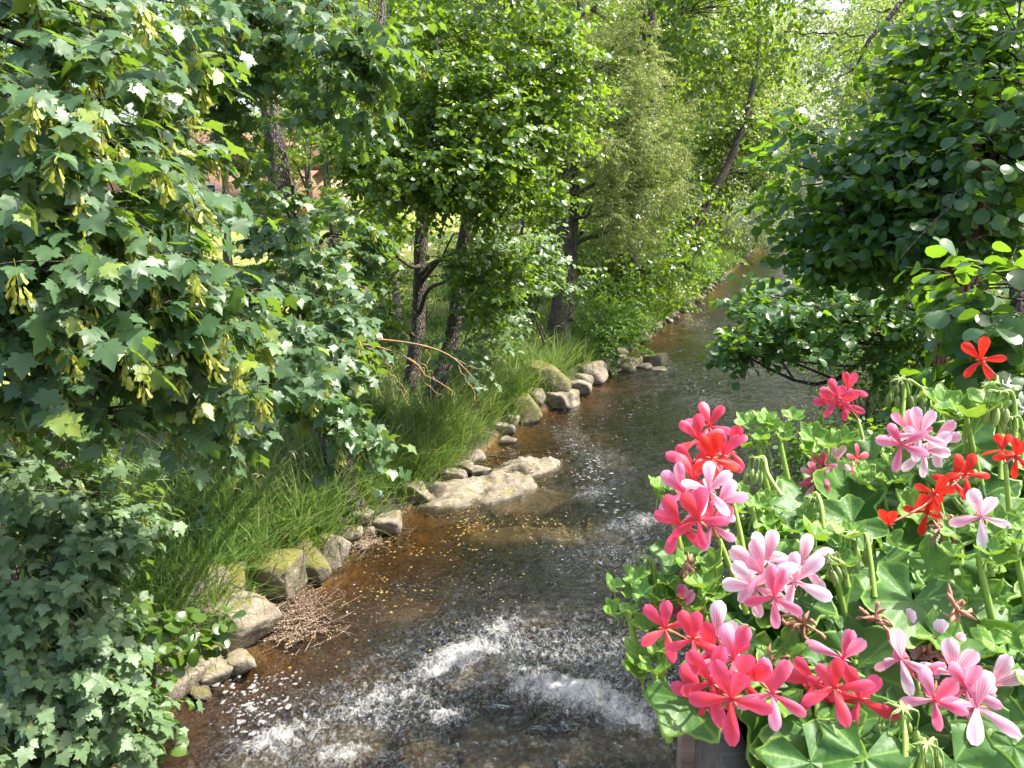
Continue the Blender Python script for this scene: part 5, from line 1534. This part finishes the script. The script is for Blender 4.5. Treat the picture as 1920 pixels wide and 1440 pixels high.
umbel('coral', (1362, 890, .64), [(1310, 825, .61, -20, 'coral'), (1330, 800, .63, 15), (1355, 855, .60, 20, 'coral'), (1300, 870, .60, -60), (1370, 845, .62, 40), (1335, 860, .59, 0, 'red')], [(1400, 1090, .62), (1390, 1010, .63)], 'coral', .034)
umbel('coral', (1348, 1010, .60), [(1285, 925, .57, -30, 'pink'), (1330, 920, .56, 30, 'blush'), (1345, 945, .58, 60, 'pink'), (1275, 985, .56, -40, 'coral'), (1310, 975, .55, -10, 'coral'), (1335, 985, .57, 20, 'pink'), (1300, 905, .59, 0, 'coral')], [(1400, 1150, .60), (1375, 1080, .60)], 'coral', .036)
umbel('coral', (1310, 1210, .60), [(1248, 1178, .56, -20), (1300, 1198, .545, 0), (1345, 1195, .57, 30, 'blush'), (1275, 1150, .60, 40, 'pink')], [(1420, 1260, .60), (1370, 1235, .60)], 'coral', .037)
umbel('coral', (1385, 1240, .60), [(1372, 1310, .52, 0), (1335, 1280, .535, -20), (1375, 1235, .55, 10, 'pink'), (1448, 1300, .53, 5, 'pink'), (1340, 1225, .56, -30), (1390, 1270, .54, 30), (1318, 1310, .55, -50)], [(1460, 1300, .60), (1420, 1260, .60)], 'coral', .042)
umbel('blush', (1470, 1080, .62), [(1430, 1075, .58, -30), (1452, 1120, .56, 0, 'pink'), (1490, 1090, .58, 25), (1440, 1050, .60, -10), (1500, 1060, .61, 40), (1415, 1100, .58, -60)], [(1500, 1200, .62), (1485, 1140, .62)], 'blush', .040)
umbel('cerise', (1600, 1270, .60), [(1565, 1290, .53, -20), (1612, 1310, .53, 15), (1530, 1280, .55, -60), (1580, 1235, .56, 40, 'pink'), (1560, 1320, .55, -30)], [(1640, 1380, .60), (1625, 1320, .60)], 'coral', .039)
umbel('pale', (1755, 1260, .60), [(1690, 1235, .56, -10), (1752, 1312, .53, 0, 'pink'), (1790, 1265, .55, 20), (1832, 1325, .53, 10), (1770, 1230, .58, 20), (1855, 1285, .55, 50), (1715, 1270, .56, -40, 'pink'), (1680, 1200, .60, 0), (1810, 1290, .54, -10, 'pink')], [(1800, 1420, .60), (1780, 1340, .60)], 'blush', .038)
umbel('cerise', (1608, 785, .84), [(1570, 745, .80, -40), (1590, 730, .82, 10), (1560, 755, .82, -70), (1585, 755, .80, 20)], [(1630, 880, .82), (1620, 830, .83)], 'coral', .030, 'gped')
umbel('pale', (1725, 830, .72), [(1690, 835, .68, -50, 'pink'), (1725, 815, .68, 20), (1750, 825, .70, 60), (1705, 805, .71, -10, 'pink'), (1735, 845, .69, 80)], [(1750, 960, .70), (1738, 890, .71)], 'blush', .038)
umbel('red', (1868, 705, .76), [(1840, 675, .73, -20)], [(1876, 900, .72), (1878, 790, .74)], 'red', .036)
umbel('red', (1760, 930, .66), [(1668, 985, .64, 0, 'red', 2), (1752, 925, .64, 60), (1810, 890, .66, 0), (1785, 900, .68, 40), (1740, 960, .66, 20)], [(1790, 1080, .66), (1775, 1000, .66)], 'red', .030)
umbel('red', (1885, 870, .66), [(1905, 855, .66, 20), (1880, 845, .68, -10)], [(1895, 1000, .66), (1890, 930, .66)], 'red', .028)
umbel('pale', (1848, 985, .62), [(1840, 968, .60, 0)], [(1860, 1080, .62), (1852, 1030, .62)], 'blush', .036)
umbel('blush', (1560, 900, .74), [(1530, 890, .72, -40, 'pink'), (1570, 865, .74, 10), (1545, 875, .73, -20, 'pink'), (1605, 860, .76, 40, 'coral'), (1530, 905, .72, 100, 'pink')], [(1580, 1020, .70), (1570, 950, .72)], 'blush', .026)

# nodding bud clusters
def bud_mesh(seed):
    rg = np.random.default_rng(seed)
    acc = Acc()
    for k in range(8):
        th = k * .785 + rg.uniform(-.3, .3)
        o_ = np.array([math.cos(th), math.sin(th), 0])
        r_ = rg.uniform(.15, .40)
        s = np.array([0, 0, .08]); e = o_ * r_ + [0, 0, -rg.uniform(.25, .6)]
        acc.add(*tube(spline([s, o_ * r_ * .9 + [0, 0, .10], e], 7), .022, 4))
        d_ = nrm((o_ * .12 + [0, 0, -1])[None])[0]
        L = rg.uniform(.45, .7)
        acc.add(*tube(np.array([e, e + d_ * L * .2, e + d_ * L * .5, e + d_ * L * .8, e + d_ * L]), np.array([.03, .085, .10, .065, .008]), 6))
    for k in range(5):
        th = k * 1.2566
        o_ = np.array([math.cos(th), math.sin(th), .25])
        acc.add(*tube(np.array([[0, 0, .08], o_ * .15 + [0, 0, .05], o_ * .34 + [0, 0, -.02]]), np.array([.05, .06, .004]), 4))
    return acc.mesh('bud_cluster')
BUDS = [bud_mesh(s) for s in (1, 2, 3)]
for m_ in BUDS:
    m_.materials.append(M['gbud'])
def buds(key, u, v, d, stem, s=.026, rotx=0.):
    pl, b_ = PLANTS[key]
    tip = P(u, v, d)
    tube_part('stem', pl, b_, [P(*q) for q in stem] + [tip], .0023, .0015, 'gstem', 20)
    o_ = link('bud_cluster', BUDS[int(RG.integers(3))], None, pl)
    o_.location = Vector(tip - b_)
    o_.rotation_euler = (rotx + RG.normal(0, .15), RG.normal(0, .2), RG.uniform(0, 6))
    o_.scale = (s, s, s)
buds('red', 1688, 715, .80, [(1690, 880, .78), (1692, 790, .79), (1696, 730, .80)], .030)
buds('red', 1732, 730, .80, [(1712, 850, .79), (1716, 790, .80), (1700, 715, .80)], .018)
buds('red', 1748, 745, .80, [(1772, 870, .78), (1770, 800, .79), (1766, 750, .80)], .028)
buds('red', 1856, 725, .74, [(1874, 860, .73), (1876, 780, .74), (1872, 720, .74)], .028)
buds('red', 1870, 740, .70, [(1902, 860, .69), (1904, 780, .70), (1896, 735, .70)], .028, .4)
buds('red', 1898, 785, .70, [(1914, 860, .70), (1918, 810, .70), (1910, 782, .70)], .020)
buds('coral', 1212, 1050, .62, [(1250, 1150, .61), (1230, 1100, .62), (1225, 1056, .62)], .020)
buds('blush', 1416, 862, .70, [(1465, 930, .68), (1440, 890, .69), (1432, 858, .70)], .022)
buds('blush', 1520, 935, .68, [(1545, 1000, .66), (1540, 950, .67), (1530, 925, .68)], .018)
buds('cerise', 1600, 1005, .62, [(1640, 1120, .60), (1632, 1050, .61), (1622, 1000, .62)], .028)
buds('cerise', 1690, 1335, .52, [(1698, 1430, .50), (1697, 1380, .51)], .030)
buds('pale', 1738, 1400, .50, [(1720, 1470, .50), (1725, 1425, .50)], .026)
buds('blush', 1560, 1045, .60, [(1590, 1100, .60), (1580, 1060, .60)], .018)

# leaves: big ones in a mound over the box, each on its own stalk
keys = list(PLANTS)
px0 = np.array([PLANTS[k][1][0] for k in keys])
def put_leaf(p, size, nor, tipv, young=False, key=None):
    if key is None:
        key = keys[int(np.argmin(np.abs(px0 - p[0])))]
    pl, b_ = PLANTS[key]
    m = basis(nor, tipv, size)
    for i in range(3):
        m[i][3] = p[i] - b_[i]
    lib = GY if young else GL
    ob = bpy.data.objects.new('leaf', lib[int(RG.integers(len(lib)))])
    COL.objects.link(ob)
    ob.parent = pl
    ob.matrix_basis = m
def toward(p, a=.75, c=.5, s=.26):
    e = EYE - p
    return a * e / np.linalg.norm(e) + c * np.array([0, 0, 1]) + .18 * SUN_DIR + RG.normal(0, s, 3)
# outer layer: a jittered spread over the mound seen in the photograph
spots = []
for v in np.arange(860, 1480, 56):
    lo = np.interp(v, [860, 930, 1000, 1100, 1180, 1260, 1330, 1480], [1640, 1560, 1470, 1440, 1400, 1400, 1440, 1500])
    for u in np.arange(lo, 2000, 66):
        spots.append((u + RG.normal(0, 20), v + RG.normal(0, 18)))
for u, v in spots:
    d = np.interp(v, [850, 1000, 1150, 1300, 1440], [.76, .68, .62, .565, .53]) + RG.normal(0, .015)
    p = P(u, v, d)
    an = RG.normal(0, 1.0)
    big = RG.random() < .85
    put_leaf(p, RG.uniform(.062, .095) if big else RG.uniform(.036, .05), toward(p), -UP * math.cos(an) + RT * math.sin(an), young=not big)
# under layer
for _ in range(190):
    u = RG.uniform(1340, 2000); v = RG.uniform(900, 1470)
    if u < np.interp(v, [860, 1000, 1180, 1330, 1480], [1520, 1450, 1330, 1380, 1480]):
        continue
    d = np.interp(v, [850, 1000, 1150, 1300, 1440], [.80, .73, .67, .62, .575]) + RG.uniform(0, .04)
    p = P(u, v, d)
    an = RG.normal(0, 1.3)
    put_leaf(p, RG.uniform(.060, .090), toward(p, .5, .5, .4), -UP * math.cos(an) + RT * math.sin(an))
# big leaves hanging at the left end and along the near edge
for u, v, d, s, an in [(1285, 1310, .555, .070, .4), (1520, 1430, .51, .075, .3), (1620, 1420, .505, .080, -.2), (1790, 1430, .51, .078, .3), (1900, 1400, .52, .075, -.3), (1270, 1030, .62, .05, .6), (1300, 1060, .62, .05, -.3), (1450, 1060, .63, .06, .5)]:
    p = P(u, v, d)
    put_leaf(p, s, toward(p, .8, .35, .15), -UP * math.cos(an) + RT * math.sin(an))
# young rosettes at the shoot tips
def rosette(u, v, d, n, s, stem=None):
    c = P(u, v, d)
    key = keys[int(np.argmin(np.abs(px0 - c[0])))]
    pl, b_ = PLANTS[key]
    tube_part('stem', pl, b_, [P(*q) for q in (stem or [(u + 30, v + 140, d), (u + 12, v + 60, d)])] + [c], .0030, .0020, 'gstem')
    for k in range(n):
        th = k * 2.4 + RG.uniform(-.3, .3)
        o_ = RT * math.cos(th) + np.array([0, math.sin(th), 0])
        lp = c + o_ * s * .45 + np.array([0, 0, .006 + .010 * RG.random() - .004 * k])
        put_leaf(lp, s * RG.uniform(.7, 1.15), np.array([0, 0, 1]) * .8 + o_ * -.15 + (EYE - c) * .4 + RG.normal(0, .15, 3), o_ + np.array([0, 0, .35]), True, key)
for u, v, d, n, s in [(1175, 1130, .60, 5, .024), (1220, 1115, .61, 4, .024), (1420, 825, .72, 5, .026), (1460, 815, .72, 5, .026), (1410, 950, .66, 6, .026), (1550, 840, .74, 5, .032), (1480, 990, .68, 6, .030), (1310, 1095, .60, 6, .028), (1290, 1140, .60, 5, .028),
                      (1225, 1250, .58, 5, .026), (1230, 1210, .59, 4, .024), (1810, 770, .72, 5, .040), (1560, 1040, .62, 5, .030), (1830, 1020, .60, 6, .034), (1255, 930, .62, 5, .020), (1900, 1010, .61, 5, .034), (1650, 900, .72, 5, .034), (1910, 1250, .56, 4, .036)]:
    rosette(u, v, d, n, s)
# withered flower heads
def dry(key, u, v, d, s):
    pl, b_ = PLANTS[key]
    c = P(u, v, d)
    acc = Acc()
    for k in range(14):
        e = c + RG.normal(0, .6, 3) * s
        acc.add(*tube(spline([c, (c + e) / 2 + RG.normal(0, s * .2, 3), e], 5), np.array([.0008, .0009, .0014, .0018, .0004]), 4))
    link('withered_head', acc.mesh('withered_head', b_), M['gdry'], pl)
for a_ in [('coral', 1292, 1062, .60, .010), ('blush', 1510, 1170, .58, .014), ('cerise', 1640, 1160, .57, .010), ('pale', 1790, 1140, .56, .012), ('pale', 1840, 1390, .53, .012), ('red', 1800, 985, .63, .014), ('coral', 1440, 1240, .58, .014), ('pale', 1740, 1225, .58, .012), ('red', 1770, 990, .63, .012)]:
    dry(*a_)
